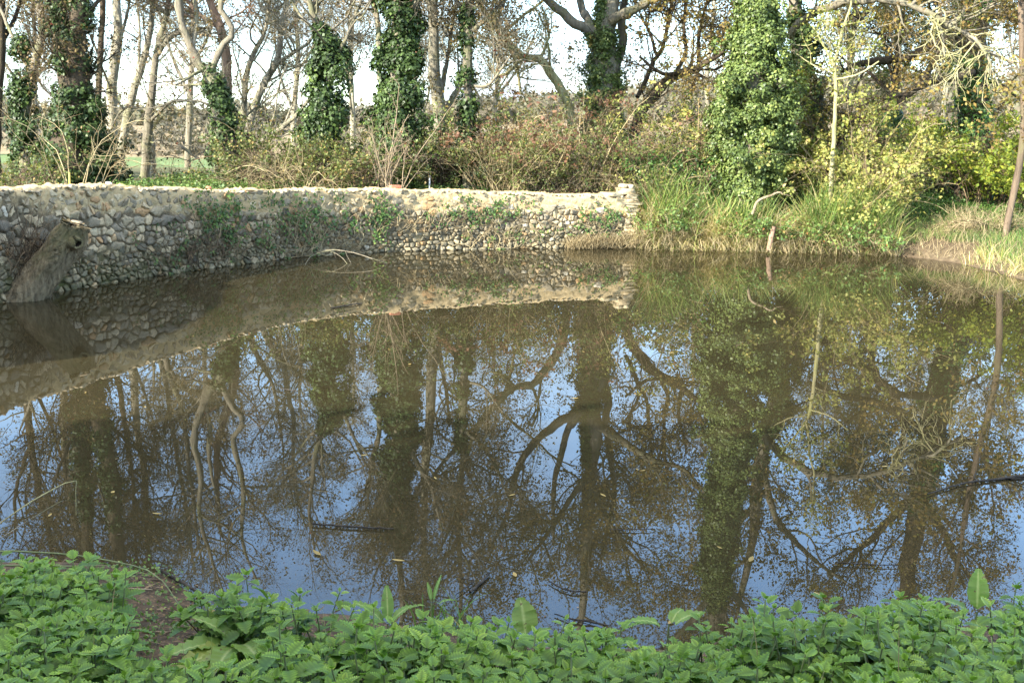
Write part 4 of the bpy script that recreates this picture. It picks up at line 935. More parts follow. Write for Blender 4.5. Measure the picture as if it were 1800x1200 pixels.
# compost mound
x = at(985, 325, 23.2)[0]; O = np.array([x, 23.2, gz(x, 23.2)[0]])
V0, T0 = ico(4); g = np.random.default_rng(5)
Vm = V0 * (1 + .09 * np.sin(V0[:, :1] * 5 + 1) * np.sin(V0[:, 1:2] * 6) + .03 * g.normal(size=(len(V0), 1)))
Gm = Geo(); Gm.add(Vm * [.62, .5, .33], None, T0, g.random(len(V0)))
mo_ = Gm.build('compost_mound', plain('rotting_litter', (.12, .075, .045), .95, .1, .6, 22, 1), None, (0, 0, 0), True); mo_.location = O + [0, 0, .02]
tag(mo_, 'rounded brown compost mound of dead leaves and stalks behind the wall', 'mound')
k = 1800; a = unit(g.normal(size=(k, 3)) * [1, 1, .7] + [0, 0, .3]); v_, f_, q_ = leaf_quads(a * [.64, .52, .35], unit(a + g.normal(size=(k, 3)) * .6), g.normal(size=(k, 3)), .12, .02, 0, g=g)
Gm = Geo(); Gm.add(v_, f_, None, q_); Gm.build('dead_stalks', M['dead_dark'], mo_)


# ------------------------------------------------------------------ ground cover, grass, sedge (uncountable)
def scatter(n, x0, x1, y0, y1, g, cond):
    x = g.uniform(x0, x1, n); y = g.uniform(y0, y1, n); dg, ins = shore(x, y); ok = (~ins) & cond(x, y, dg)
    return x[ok], y[ok]


def patch(name, kind_lab, x, y, per, hgt, leaf, lm, g, spread=.12, wr=.75, upn=1.2):
    z = gz(x, y); n = len(x); I = np.repeat(np.arange(n), per); k = len(I)
    hh = g.uniform(.35, 1, n)[I] * hgt
    P = np.c_[x[I], y[I], z[I]] + np.c_[g.normal(size=(k, 2)) * spread, hh * g.uniform(.25, 1, k)]
    v_, f_, q_ = rand_leaves(P, leaf, leaf * wr, .2, upn, np.clip(g.random(n)[I] * .5 + g.random(k) * .5, 0, 1), g)
    K = Geo(); K.add(v_, f_, None, q_); return tag(K.build(name, M[lm], None), kind='stuff')


def blades(x, y, z, L, Wd, g, lean=.5, bend=.9, nseg=6, rnd=None, dirs=None):
    n = len(x); az = g.uniform(0, 2 * PI, n) if dirs is None else dirs
    h = np.c_[np.cos(az), np.sin(az), np.zeros(n)]; L = L * g.uniform(.55, 1.15, n); ln = np.abs(g.normal(size=n)) * lean
    be = g.uniform(.2, 1, n) * bend
    P = np.empty((n, nseg, 3)); P[:, 0] = np.c_[x, y, z]
    for j in range(1, nseg):
        a = ln + be * (j / nseg) ** 1.5 * 2
        P[:, j] = P[:, j - 1] + (h * np.sin(a)[:, None] + np.array([0, 0, 1.]) * np.cos(a)[:, None]) * (L / (nseg - 1))[:, None]
        P[:, j, 2] = np.maximum(P[:, j, 2], .01)
    tw = g.uniform(0, 2 * PI, n); side = np.c_[np.cos(tw), np.sin(tw), np.zeros(n)]
    wf = np.array([.75, 1, 1, .85, .6, .06]) if nseg == 6 else np.linspace(1, .1, nseg)
    Wd = Wd * g.uniform(.6, 1.2, n)
    V = np.stack([P - side[:, None] * (wf[None, :, None] * Wd[:, None, None] / 2), P + side[:, None] * (wf[None, :, None] * Wd[:, None, None] / 2)], 2)
    ii = np.arange(n * nseg * 2).reshape(n, nseg, 2)
    Q = np.stack([ii[:, :-1, 0], ii[:, :-1, 1], ii[:, 1:, 1], ii[:, 1:, 0]], -1).reshape(-1, 4)
    return V.reshape(-1, 3), Q, np.repeat(g.random(n) if rnd is None else rnd, nseg * 2)


g = np.random.default_rng(21)
WX = poly[kind.index('bank')][0]
x, y = scatter(11000, -8, 9, 21, 28.5, g, lambda x, y, d: (d.min(0) > .5) & (x < 7.6) & (sn(x, y, .7) > -.35) & (y > 23 + .25 * np.minimum(x, 0)))
patch('ground_cover', '', x, y, 7, .26, .065, 'bramble', g)
x, y = scatter(3600, .0, 7.3, 22.0, 24.2, g, lambda x, y, d: (d.min(0) > .4))
patch('ground_cover', '', x, y, 8, .28, .06, 'ivy_mid', g)
x, y = scatter(2400, 7.5, 13, 23.5, 28.5, g, lambda x, y, d: (d[2] > 2.2))
patch('ground_cover', '', x, y, 8, .3, .055, 'ivy_mid', g)
# grass on the right bank
x, y = scatter(70000, 7.2, 14, 16, 29, g, lambda x, y, d: (d.min(0) > .6 + .5 * sn(x, y, 1.5)) & (sn(x, y, .9) > -.8))
v_, f_, q_ = blades(x, y, gz(x, y) - .01, .24, .010, g, .5, .8, 5); K = Geo(); K.add(v_, f_, None, q_); tag(K.build('grass', M['grass'], None), kind='stuff')
# matted straw on the muddy beach
x, y = scatter(24000, 7.0, 11.5, 14, 24, g, lambda x, y, d: (d[2] < 1.1) & (d[2] > .03) & (g.random(len(x)) < .45))
v_, f_, q_ = blades(x, y, gz(x, y) + .01, .30, .010, g, 1.1, .6, 5); K = Geo(); K.add(v_, f_, None, q_); tag(K.build('straw', M['dead'], None), kind='stuff')
# sedge fringe along the bank
def tufts(n, per, x0, x1, y0, y1, cond, L, Wd, lean, bend, rn=None, spread=.07):
    x, y = scatter(n, x0, x1, y0, y1, g, cond); x, y = np.repeat(x, per), np.repeat(y, per)
    t = np.repeat(g.random(len(x) // per), per)
    x = x + g.normal(size=len(x)) * spread; y = y + g.normal(size=len(y)) * spread
    rnd = np.clip(t * .55 + g.random(len(x)) * .5, 0, 1) if rn is None else np.clip(rn + g.normal(size=len(x)) * .15, 0, 1)
    return blades(x, y, gz(x, y) - .02, L, Wd, g, lean, bend, 6, rnd)
K = Geo()
for a in ((1500, 14, 2.5, 7.7, 21.5, 23.2, lambda x, y, d: (d[1] < .75) & (sn(x, y, 1.6) > -.45), .80, .013, .62, 1.3), (1900, 14, 2.5, 7.7, 21.5, 23.2, lambda x, y, d: (d[1] < .35), .90, .013, .7, 1.6, .75),
          (800, 8, 2.5, 7.7, 21.5, 23.2, lambda x, y, d: (d[1] < .5) & (sn(x, y, 1.2) > -.1), 1.0, .022, .35, .5, .2), (260, 9, 2.7, 4.6, 21.5, 23.4, lambda x, y, d: (d[1] < 1.0) & (sn(x, y, 1.3) > .0), 1.15, .022, .3, .6, .2), (260, 9, 6.2, 7.6, 21.5, 23.4, lambda x, y, d: (d[1] < 1.0), 1.15, .022, .28, .5, .22), (420, 12, 8.2, 11, 13.5, 20.6, lambda x, y, d: (d[2] < .6), .45, .013, .6, 1.0), (150, 9, 6.6, 7.7, 21.5, 23.2, lambda x, y, d: (d[1] < .9), 1.1, .02, .25, .4, .3)):
    v_, f_, q_ = tufts(*a); K.add(v_, f_, None, q_)
tag(K.build('sedge_fringe', M['reed'], None), kind='stuff')
# brown dead grass at the wall's right foot
K = Geo(); s_, p, zt, q, n = on_wall(1085)
k = 2600; ss_ = g.uniform(-1.1, .9, k); off = np.abs(g.normal(size=k)) * .16 + .02
v_, f_, q_ = blades(p[0] + q[0] * ss_ + n[0] * off, p[1] + q[1] * ss_ + n[1] * off, g.uniform(.0, .12, k), .40 * (1 - .3 * np.abs(ss_)), .008, g, .8, 1.2, 6, g.uniform(0, .8, k)); K.add(v_, f_, None, q_)
tag(K.build('dead_grass', M['dead'], None), kind='stuff')


# ------------------------------------------------------------------ ivy and roots on the wall face
def wall_pt(s, z, off):
    p, zt, q, n = wpt(s); return np.c_[p + n * np.reshape(off, (-1, 1)), z], n, q


def wall_ivy(px, py, wpx, hpx, label, nleaf, nstem, lm='ivy_mid', seed=0, leaf=.05, sm='dead', down=.5):
    g = np.random.default_rng(3000 + seed); s_, p, zt, q, n = on_wall(px); D = p[1]
    z = at(px, py, D)[2]; sw = wpx / F * D / max(abs(q[0]), .45); sh = hpx / F * D
    O = np.array([*p, z]); root = thing('wall_ivy', label, 'ivy', O, 'ivy and creeper on the wall')
    k = 9; P = np.empty((nstem, k, 3)); s0 = s_ + g.normal(size=nstem) * sw * .4; z0 = z - sh * g.uniform(.2, 1.0, nstem); a = g.normal(size=nstem) * .6
    st = sh * g.uniform(.8, 1.8, nstem) / (k - 1)
    for j in range(k):
        P[:, j], _, _ = wall_pt(s0, np.clip(z0, .02, zt - .03), .055 + g.uniform(0, .05, nstem))
        a = a + g.normal(size=nstem) * .5; s0 = s0 + np.sin(a) * st; z0 = z0 + np.cos(a * .8) * st
    K = Geo(); v_, f_, r_ = tubes(P, np.full((nstem, 1), .0042) * np.linspace(1.3, .5, k)[None] * g.uniform(.5, 1.5, (nstem, 1)), 5); K.add(v_, f_, None, r_); K.build('stems', M[sm], root, O, True)
    if nleaf:
        nc = max(nleaf // 9, 1); cs = s_ + g.normal(size=nc) * sw * .55; cz = z + g.normal(size=nc) * sh * .5; I = g.integers(0, nc, nleaf)
        zz = np.clip(cz[I] + g.normal(size=nleaf) * .05, .03, zt + .02)
        Pp, nn, qq = wall_pt(cs[I] + g.normal(size=nleaf) * .05, zz, .045 + g.uniform(0, .06, nleaf))
        N3 = unit(np.c_[nn, np.full(nleaf, .35)] + g.normal(size=(nleaf, 3)) * .4); T3 = g.normal(size=(nleaf, 3)) * .5 + [0, 0, -1.]
        sz = g.uniform(.6, 1.2, nleaf) * leaf
        v_, f_, r_ = leaf_quads(Pp, N3, T3, sz, sz * .9, .06, None, .34, g); K = Geo(); K.add(v_, f_, None, r_); K.build('foliage', M[lm], root, O)


wall_ivy(375, 372, 34, 46, 'compact dark ivy clump high on the shaded left part of the wall', 520, 26, 'ivy_mid', 1)
wall_ivy(345, 425, 90, 50, 'mat of dry brown creeper stems with few leaves under the compact dark ivy clump', 260, 70, 'ivy_dark', 2, .055, 'dead_dark')
wall_ivy(525, 385, 75, 50, 'widest ivy patch on the wall trailing green and yellow leaves', 760, 60, 'ivy_mid', 3)
wall_ivy(560, 425, 70, 40, 'thin grey creeper stems below the widest ivy patch', 90, 70, 'ivy_mid', 4, .055)
wall_ivy(665, 378, 22, 46, 'narrow upright ivy tuft left of the middle of the wall', 330, 16, 'ivy_mid', 5)
wall_ivy(855, 372, 60, 24, 'bright green ivy patch just under the pale mortar band', 380, 44, 'ivy_mid', 6)
wall_ivy(900, 405, 130, 40, 'pinkish brown creeper stems spread over the middle right of the wall', 160, 60, 'bramble', 7, .05)
wall_ivy(1050, 384, 40, 30, 'last ivy patch before the end pier of the wall', 300, 36, 'ivy_mid', 8)
wall_ivy(750, 380, 110, 30, 'scattered sparse ivy sprigs between the narrow tuft and the bright patch', 150, 60, 'ivy_mid', 9, .055)
wall_ivy(45, 425, 50, 60, 'gnarled dead brown roots matted on the wall behind the dead trunk', 0, 90, 'ivy_dark', 10, .05, 'dead_dark')
# thin shed branches arching from the wall foot into the water
def stick(name, label, pts, radii, mat, cat, sub=0, loc=None, group=None, seed=0):
    g = np.random.default_rng(seed); jit = .04 if name == 'shore_stake' else .25; P, R = smooth_path(pts, radii, 14); jit = .04 if name == 'shore_stake' else .25
    if name.startswith('floating') or name == 'sunken_plank': R = R * .45
    O = P[0].copy(); K = Geo(); P = P + g.normal(size=P.shape) * (R[:, None] * jit)
    v_, f_, r_ = tubes(P, R, 7, .3); K.add(v_, f_, None, .3)
    if sub:
        P1, R1 = grow(P[None], R[None], sub, np.linalg.norm(P[-1] - P[0]) * .35, (30, 60), 6, .2, .0, .6, .4, (.2, 1), .02, .3, g)
        v_, f_, r_ = tubes(P1, R1, 5, .3); K.add(v_, f_, None, .3)
    return _st(K, name, label, cat, mat, O, group)


def _st(K, name, label, cat, mat, O, group):
    o = K.build(name, M[mat], None, O, True); o.location = O; return tag(o, label, cat, group)


def fl(px, py, z=.012): return atz(px, py, z)
stick('fallen_branch', 'thin tan branch arching from the wall foot down into the water', [at(552, 444, 19.0), at(585, 439, 18.8), at(625, 445, 18.6), at(655, 455, 18.4), fl(682, 463)], [.008, .008, .007, .006, .004], 'bark_grey', 'branch', 5, seed=1)
stick('fallen_branch', 'smaller tan branch looping out of the water under the widest ivy patch', [fl(535, 468, -.02), at(548, 450, 18.6), at(578, 441, 18.7), at(600, 452, 18.6), fl(612, 466, -.02)], [.006, .006, .006, .005, .004], 'bark_grey', 'branch', 4, seed=2)
stick('floating_stick', 'short dark stick floating in the reflection of the wall', [fl(581, 541), fl(608, 537), fl(636, 533)], [.018, .022, .016], 'wetwood', 'stick', seed=3)
stick('floating_stick', 'long thin dark pole floating level in the left half of the pond', [fl(549, 920), fl(620, 925), fl(692, 929)], [.012, .014, .009], 'wetwood', 'stick', seed=4)
stick('floating_stick', 'thick stubby dark stick near the nettles in mid pond', [fl(827, 1040), fl(843, 1025), fl(860, 1008)], [.016, .018, .014], 'wetwood', 'stick', seed=5)
stick('floating_stick', 'thin dark stick crossing beside the thick stubby one', [fl(801, 1045), fl(818, 1033), fl(834, 1020)], [.006, .007, .007], 'wetwood', 'stick', seed=6)
stick('floating_stick', 'small brown twig touching the top of the thin dark stick', [fl(801, 1013), fl(818, 1017), fl(834, 1020)], [.005, .006, .007], 'wetwood', 'stick', seed=7)
stick('floating_stick', 'forked dark driftwood twig near the bank right of centre', [fl(965, 1020), fl(985, 1032), fl(1005, 1038), fl(1032, 1039)], [.007, .010, .009, .008], 'wetwood', 'stick', 3, seed=8)
stick('floating_stick', 'half sunk dark branch lying along the near bank right of centre', [fl(975, 1078), fl(1005, 1088), fl(1040, 1092), fl(1070, 1099)], [.006, .010, .012, .007], 'wetwood', 'stick', 3, seed=9)
stick('floating_stick', 'straight grey stick floating far right of the long pole', [fl(1072, 930), fl(1110, 930), fl(1152, 929)], [.006, .007, .005], 'wetwood', 'stick', seed=10)
stick('floating_stick', 'slim dark stick in the brown reflections at lower right', [fl(1470, 988), fl(1520, 991), fl(1580, 993)], [.009, .008, .005], 'wetwood', 'stick', seed=11)
stick('floating_branch', 'dark waterlogged branch floating near the right edge', [fl(1630, 868), fl(1690, 850), fl(1750, 842), fl(1800, 836), fl(1850, 842)], [.010, .014, .02, .028, .028], 'wetwood', 'branch', 6, seed=12)
stick('sunken_plank', 'dark narrow plank sticking out from the muddy left bank', [fl(282, 1002, .03), fl(320, 1024, .02), fl(362, 1047, .015)], [.018, .018, .016], 'wetwood', 'plank', seed=13)
stick('floating_stick', 'small dark twig floating alone at left between sky reflections', [fl(493, 683), fl(508, 685), fl(522, 687)], [.010, .012, .008], 'wetwood', 'stick', seed=14)
stick('shore_stake', 'short weathered flat stake stuck in the sedge at the water edge', [at(1351, 440, 21.6), at(1356, 415, 21.6), at(1361, 398, 21.65)], [.05, .055, .04], 'bark_red', 'stake', seed=15)
stick('fallen_branch', 'bent pale dead branch lying over the brambles below the ivy column', [at(1322, 378, 22), at(1326, 366, 22), at(1334, 352, 22), at(1352, 345, 22), at(1368, 338, 22), at(1376, 342, 22)], [.03, .03, .028, .025, .02, .012], 'stem_tan', 'branch', 3, seed=16)
# floating dead leaves
g = np.random.default_rng(78); k = 9000
x = g.uniform(-7, 9, k); y = g.uniform(4.5, 22.2, k); dg, ins = shore(x, y); pr_ = np.exp(-dg[3] / .6) * .8 + np.exp(-dg.min(0) / .3) * .9 + .05 * (sn(x, y, .5) > .15)
ok = ins & (g.random(k) < pr_); x, y = x[ok], y[ok]; k = len(x)
v_, f_, r_ = leaf_quads(np.c_[x, y, np.full(k, .004)], unit(np.c_[g.normal(size=(k, 2)) * .08, np.ones(k)]), np.c_[g.normal(size=(k, 2)), np.zeros(k)], g.uniform(.008, .035, k), g.uniform(.004, .014, k), .1, g.random(k) ** 1.6, g=g)
K = Geo(); K.add(v_, f_, None, r_); tag(K.build('floating_debris', M['dead_dark'], None), kind='stuff')
g = np.random.default_rng(77)
def leaf_mesh(name, L, W, mat, curl=.25):
    t = np.linspace(0, 1, 7); w_ = np.sin(np.pi * np.clip(t * .95 + .03, 0, 1)) ** .8 * W / 2; V = []
    for a, b_ in zip(t, w_):
        c = curl * L * (a - .5) ** 2
        V += [[a * L - L / 2, -b_, c + b_ * .3], [a * L - L / 2, 0, c], [a * L - L / 2, b_, c + b_ * .3]]
    ii = np.arange(21).reshape(7, 3); Q = np.concatenate([np.stack([ii[:-1, j], ii[:-1, j + 1], ii[1:, j + 1], ii[1:, j]], -1) for j in (0, 1)])
    return mesh(name, V, [Q], mat, None, {'rnd': np.full(21, .85), 'band': np.zeros(21)}, True)
spots = [(88, 905), (1120, 825), (198, 865), (557, 972), (255, 715), (1265, 962), (1130, 827), (1525, 950), (765, 840), (1320, 983), (640, 800), (900, 870), (1440, 1045), (1620, 1057), (1180, 1092), (150, 690), (276, 903), (905, 1010), (1180, 620), (1390, 560), (720, 640), (1010, 700), (430, 840), (1555, 820), (1690, 700), (700, 985), (1060, 870), (340, 590)]
lm0 = leaf_mesh('floating_leaf', .10, .036, M['hazel_leaf'])
for i, (a, b_) in enumerate(spots):
    o = lm0 if i == 0 else lm0.copy()
    if i: COL.objects.link(o)
    o.location = fl(a, b_, .006); o.rotation_euler = (g.normal() * .12, g.normal() * .12, g.uniform(0, 6.28)); s = g.uniform(.3, .75); o.scale = (s, s, s)
    tag(o, 'small curled tan dead leaf floating on the dark pond water', 'leaf', 'dead leaves floating on the pond')


# ------------------------------------------------------------------ foreground nettles, docks and bank litter
def proj(P):
    d = np.asarray(P) - CAM; z = d @ _f
    return 900 + F * (d @ _r) / z, 600 - F * (d @ _u) / z


def big_leaves(P, T, Nn, L, W, droop, fold, teeth=9, kind='nettle', rnd=None, g=RNG, wave=0.0):
    """serrated or wavy leaves with quilted veins; everything (n,...)"""
    n = len(P); k = teeth * 2 + 1; s = np.linspace(0, 1, k)
    if kind == 'nettle':
        w_ = (np.maximum(s, .0) ** .5) * (1 - s) ** .8; w_ = w_ / w_.max(); w_[0] = .12
        tooth = (np.arange(k) % 2).astype(float); w_ = w_ * np.where(tooth > 0, 1.12, .74)
    else:
        w_ = np.sin(PI * np.clip(s, .0, 1) ** .8) ** .65; w_[0] = .05; w_[-1] = .03; tooth = (np.arange(k) % 2).astype(float)
    T = unit(T - (T * Nn).sum(-1, keepdims=True) * Nn); S = np.cross(T, Nn)
    L = np.broadcast_to(L, (n,)); W = np.broadcast_to(W, (n,)); droop = np.broadcast_to(droop, (n,)); fold = np.broadcast_to(fold, (n,))
    V = np.empty((n, k, 3, 3)); B = np.empty((n, k, 3)); ph = g.uniform(0, 6.28, n)
    for j in range(k):
        a = s[j] * L; zc = -droop * s[j] ** 2 * L + .022 * L * (tooth[j] - .5)
        fwd = (.045 * tooth[j]) * L
        for c, sg in ((0, -1), (1, 0), (2, 1)):
            hw = w_[j] * W * .5 * sg
            zz = zc + abs(sg) * (fold * w_[j] * W * .5 + wave * W * (np.sin(s[j] * 17 + ph + sg) + .6 * np.sin(s[j] * 31 + ph * 2 + sg * 2)))
            V[:, j, c] = P + T * (a + abs(sg) * fwd)[:, None] + S * hw[:, None] + Nn * zz[:, None]
            B[:, j, c] = ((1 - tooth[j]) * .8 if kind == 'nettle' else 0.0) if c != 1 else 1.0
    ii = np.arange(n * k * 3).reshape(n, k, 3)
    Q = np.concatenate([np.stack([ii[:, :-1, c], ii[:, :-1, c + 1], ii[:, 1:, c + 1], ii[:, 1:, c]], -1).reshape(-1, 4) for c in (0, 1)])
    return V.reshape(-1, 3), Q, np.repeat(g.random(n) if rnd is None else rnd, k * 3), B.reshape(-1)


def nettles(base, hgt, g, size=1.0, nodes=6):
    """returns leaf geometry + stems for plants at base (n,3)"""
    n = len(base); lean = g.normal(size=(n, 3)) * [.10, .10, 0]; az = g.uniform(0, 2 * PI, n); tone = g.random(n)
    LV = Geo(); SV = Geo(); sz = size * g.uniform(.7, 1.12, n)
    top = base + np.c_[np.zeros((n, 2)), hgt] + lean * hgt[:, None] * 2
    for i in range(nodes):
        f = np.array([.0, .05, .14, .27, .43, .62, .8])[i]
        c = top + (base - top) * (f * np.minimum(1, .34 / hgt))[:, None]
        Ls = np.array([.028, .05, .07, .082, .085, .08, .07])[i] * sz
        for sgn in (0, PI):
            a = az + i * PI / 2 + sgn + g.normal(size=n) * .22
            pit = np.array([.95, .55, .25, .05, -.1, -.2, -.3])[i] + g.normal(size=n) * .16
            h = np.c_[np.cos(a), np.sin(a), np.zeros(n)]
            T = h * np.cos(pit)[:, None] + np.array([0, 0, 1.]) * np.sin(pit)[:, None]
            Nn = unit(-h * np.sin(pit)[:, None] + np.array([0, 0, 1.]) * np.cos(pit)[:, None] + g.normal(size=(n, 3)) * .15)
            pet = Ls * .28
            L_ = Ls * g.uniform(.85, 1.15, n)
            v_, f_, r_, b_ = big_leaves(c + T * pet[:, None], T, Nn, L_, L_ * .74, .25 + .12 * i * g.random(n), .22, 7, 'nettle', np.clip(tone * .45 + g.random(n) * .3 + (.38 if i < 2 else 0) - .04 * i, 0, 1), g)
            LV.add(v_, f_, None, r_, b_)
    P = np.stack([base - [0, 0, .02], base * .5 + top * .5 + g.normal(size=(n, 3)) * .01, top], 1)
    v_, f_, r_ = tubes(P, np.full((n, 3), .0028), 4); SV.add(v_, f_, None, r_)
    return LV, SV


EDGE = np.array([(-400, 985), (0, 992), (60, 985), (140, 1000), (188, 1012), (200, 1105), (250, 1165), (262, 1150), (300, 1110), (335, 1070), (355, 1055), (400, 1042), (480, 1048), (560, 1055), (640, 1078), (760, 1090), (900, 1104), (1050, 1110), (1150, 1112), (1230, 1106), (1370, 1092), (1500, 1082), (1560, 1068), (1650, 1064), (1740, 1052), (1800, 1046), (2300, 1030)], float)
g = np.random.default_rng(51)
n = 20000
x = g.uniform(-3.6, 3.6, n); y = g.uniform(2.5, 6.4, n); dg, ins = shore(x, y); ok = (~ins) | (dg.min(0) < .05)
x, y = x[ok], y[ok]; hh = (.33 + .07 * sn(x * 2.2, y * 2.2, 1) + g.normal(size=len(x)) * .035) * np.where(shore(x, y)[0].min(0) < .25, .75, 1)
z = np.maximum(gz(x, y), .0); px, py = proj(np.c_[x, y, z + hh]); bx, by = proj(np.c_[x, y, z + .02])
ok = (py > np.interp(px, EDGE[:, 0], EDGE[:, 1])) & (py < 1330) & (px > -150) & (px < 1950) & (py < 1290 + 0 * px)
gap = (bx > 195) & (bx < 335) & (by < 1175 + (bx - 195) * .0) & (by > 980)
ok &= ~gap
for cx_, cy_, rx_, ry_ in ((405, 1130, 80, 50), (680, 1092, 36, 22), (925, 1100, 28, 24), (1722, 1080, 56, 40), (1172, 1112, 55, 22), (268, 1090, 75, 75)):
    ok &= ((px - cx_) / rx_) ** 2 + ((py - cy_) / ry_) ** 2 > 1
ok &= ((x + 1.0) / .25) ** 2 + ((y - 3.5) / .30) ** 2 > 1
ok &= (g.random(len(px)) < .75 + .5 * sn(x * 3, y * 3, 1))
x, y, z, hh = x[ok], y[ok], z[ok], hh[ok]
keep, cell = [], {}
for i in range(len(x)):                       # thin to an even spacing
    k_ = (int(x[i] / .05), int(y[i] / .05))
    if k_ in cell: continue
    cell[k_] = 1; keep.append(i)
x, y, z, hh = x[keep], y[keep], z[keep], hh[keep]

LV, SV = nettles(np.c_[x, y, z], hh, g)
nb = LV.build('nettle_bed', M['nettle'], None, (0, 0, 0), True); tag(nb, kind='stuff')
M['nettle_stem'] = plain('nettle_stem', (.12, .15, .06), .6, .3)
so = SV.build('stems', M['nettle_stem'], nb)
for i, (px_, py_, D, hh_, lab) in enumerate([(440, 1012, 4.75, .42, 'tallest nettle at the left edge of the main bed, standing up against the blue water'), (583, 1040, 4.6, .34, 'spindly small leaved nettle between two gaps of open water left of centre'),
                                   (1572, 1048, 4.55, .36, 'tall nettle on the right rising above its neighbours before dark reflections'), (1419, 1078, 4.4, .34, 'rounded nettle head just right of the reflected pale trunk'),
                                   (92, 985, 5.2, .40, 'nettle top at far left in front of the arching bramble stems'), (1785, 1040, 4.5, .38, 'nettle at the right edge behind the broad upright dock leaf')]):
    t_ = at(px_, py_, D); O = np.array([t_[0], D, max(t_[2] - hh_, 0)]); gg = np.random.default_rng(600 + i)
    root = thing('nettle_plant', lab, 'nettle', O, 'nettles standing above the bed')
    LV, SV = nettles(np.zeros((1, 3)) + [[0, 0, 0]], np.array([t_[2] - O[2]]), gg, 1.0 if i != 1 else .7)
    LV.build('leaves', M['nettle'], root, (0, 0, 0), True); SV.build('stem', M['nettle_stem'], root)


def dock(label, px, py, D, specs, seed, lift=.0):
    """specs: (azimuth deg, pitch deg, length, width, tone, droop)"""
    g = np.random.default_rng(700 + seed); O = at(px, py, D) + np.array([0, 0, lift]); z0 = max(gz(O[0], O[1])[0], 0.0)
    root = thing('dock_plant', label, 'dock', O)
    for az, pit, L_, W_, tone, dr in specs:
        a, p_ = math.radians(az), math.radians(pit); h = np.array([math.cos(a), math.sin(a), 0])
        T = h * math.cos(p_) + np.array([0, 0, math.sin(p_)]); Nn = -h * math.sin(p_) + np.array([0, 0, math.cos(p_)])
        v_, f_, r_, b_ = big_leaves((T * .04)[None], T[None], Nn[None], L_, W_, dr, .25, 9, 'dock', np.array([tone]), g, .05)
        K = Geo(); K.add(v_, f_, None, r_, b_); K.build('leaf', M['dock'], root, (0, 0, 0), True)
    P = np.array([[0, 0, min(z0 - O[2], -.03)], [0, 0, -.02], [0, 0, .03]]); v_, f_, r_ = tubes(P, [.006, .006, .004], 6); K = Geo(); K.add(v_, f_, None, r_); K.build('stalk', M['nettle_stem'], root)


dock('dock clump with big spotted leaves spreading at lower left beside the muddy gap', 420, 1165, 3.75, [(150, 30, .19, .085, .72, .5), (200, 22, .22, .10, .70, .5), (-60, 35, .22, .11, .75, .45), (20, 40, .21, .085, .3, .4), (70, 65, .15, .05, .4, .3), (250, 18, .21, .10, .78, .5), (-20, 22, .2, .09, .6, .5), (110, 45, .15, .06, .5, .4), (-95, 28, .2, .10, .68, .5), (-130, 20, .22, .11, .8, .5), (0, 55, .16, .06, .45, .3), (175, 50, .16, .07, .66, .4)], 1, .06)
dock('wilted yellow dock leaf folded on its stalk above the spotted clump', 400, 1095, 4.0, [(190, 10, .085, .055, .95, 1.0), (10, 20, .06, .04, .99, .9)], 2, .04)
dock('dock plant with fresh upright leaves at the water edge left of centre', 682, 1108, 4.35, [(100, 70, .15, .055, .55, .3), (150, 45, .16, .06, .5, .5), (60, 40, .15, .04, .62, .8), (190, 35, .13, .05, .5, .5)], 3)
dock('single broad upright dock leaf in the middle of the nettle edge', 925, 1120, 4.2, [(110, 74, .15, .115, .76, .22), (20, 40, .08, .05, .5, .4), (190, 50, .09, .05, .55, .5)], 4, -.03)
dock('low arching dock leaves right of centre lying against the water', 1175, 1108, 4.35, [(170, 30, .15, .055, .5, .7), (150, 15, .17, .05, .45, .8), (20, 40, .13, .07, .68, .5), (60, 35, .11, .06, .6, .5)], 5)
dock('large upright pale dock leaf with leafy clump at the lower right', 1715, 1095, 4.2, [(75, 75, .165, .085, .68, .15), (150, 35, .13, .06, .3, .5), (200, 20, .14, .06, .5, .5), (-20, 25, .15, .07, .7, .5), (-70, 15, .16, .07, .62, .6), (250, 10, .12, .06, .7, .6)], 6, .02)
dock('small emergent dock with two thin leaves standing in the shallow water', 760, 1070, 4.75, [(120, 70, .085, .022, .6, .2), (60, 75, .12, .020, .45, .3), (20, 35, .07, .02, .5, .6), (200, 30, .06, .02, .6, .6)], 7)
k = 150; i = g.integers(0, len(x), k); v_, f_, r_ = blades(x[i], y[i], z[i], hh[i] * 1.25, .0045, g, .35, .3, 6); K = Geo(); K.add(v_, f_, None, r_); tag(K.build('dead_nettle_stalks', M['dead'], None), kind='stuff')
# goosegrass whorls between the nettles
k = 420; i = g.integers(0, len(x), k); K = Geo(); cl = g.random(len(x)); i = i[(sn(x[i] * 2, y[i] * 2, 1) > .0)]
for lev in range(6):
    c = np.c_[x[i] + .04, y[i] - .03, z[i] + hh[i] * .72 + lev * .02 - .04] + g.normal(size=(len(i), 3)) * .012
    for m_ in range(7):
        a = m_ / 7 * 2 * PI + lev + g.random(len(i)); T = np.c_[np.cos(a), np.sin(a), np.full(len(i), .45)]
        v_, f_, r_ = leaf_quads(c, unit(np.c_[-np.cos(a) * .4, -np.sin(a) * .4, np.ones(len(i))]), T, .026 - .002 * lev, .008, .1, g.uniform(.5, 1, len(i)), .6, g); K.add(v_, f_, None, r_)
tag(K.build('goosegrass', M['nettle'], None), kind='stuff')
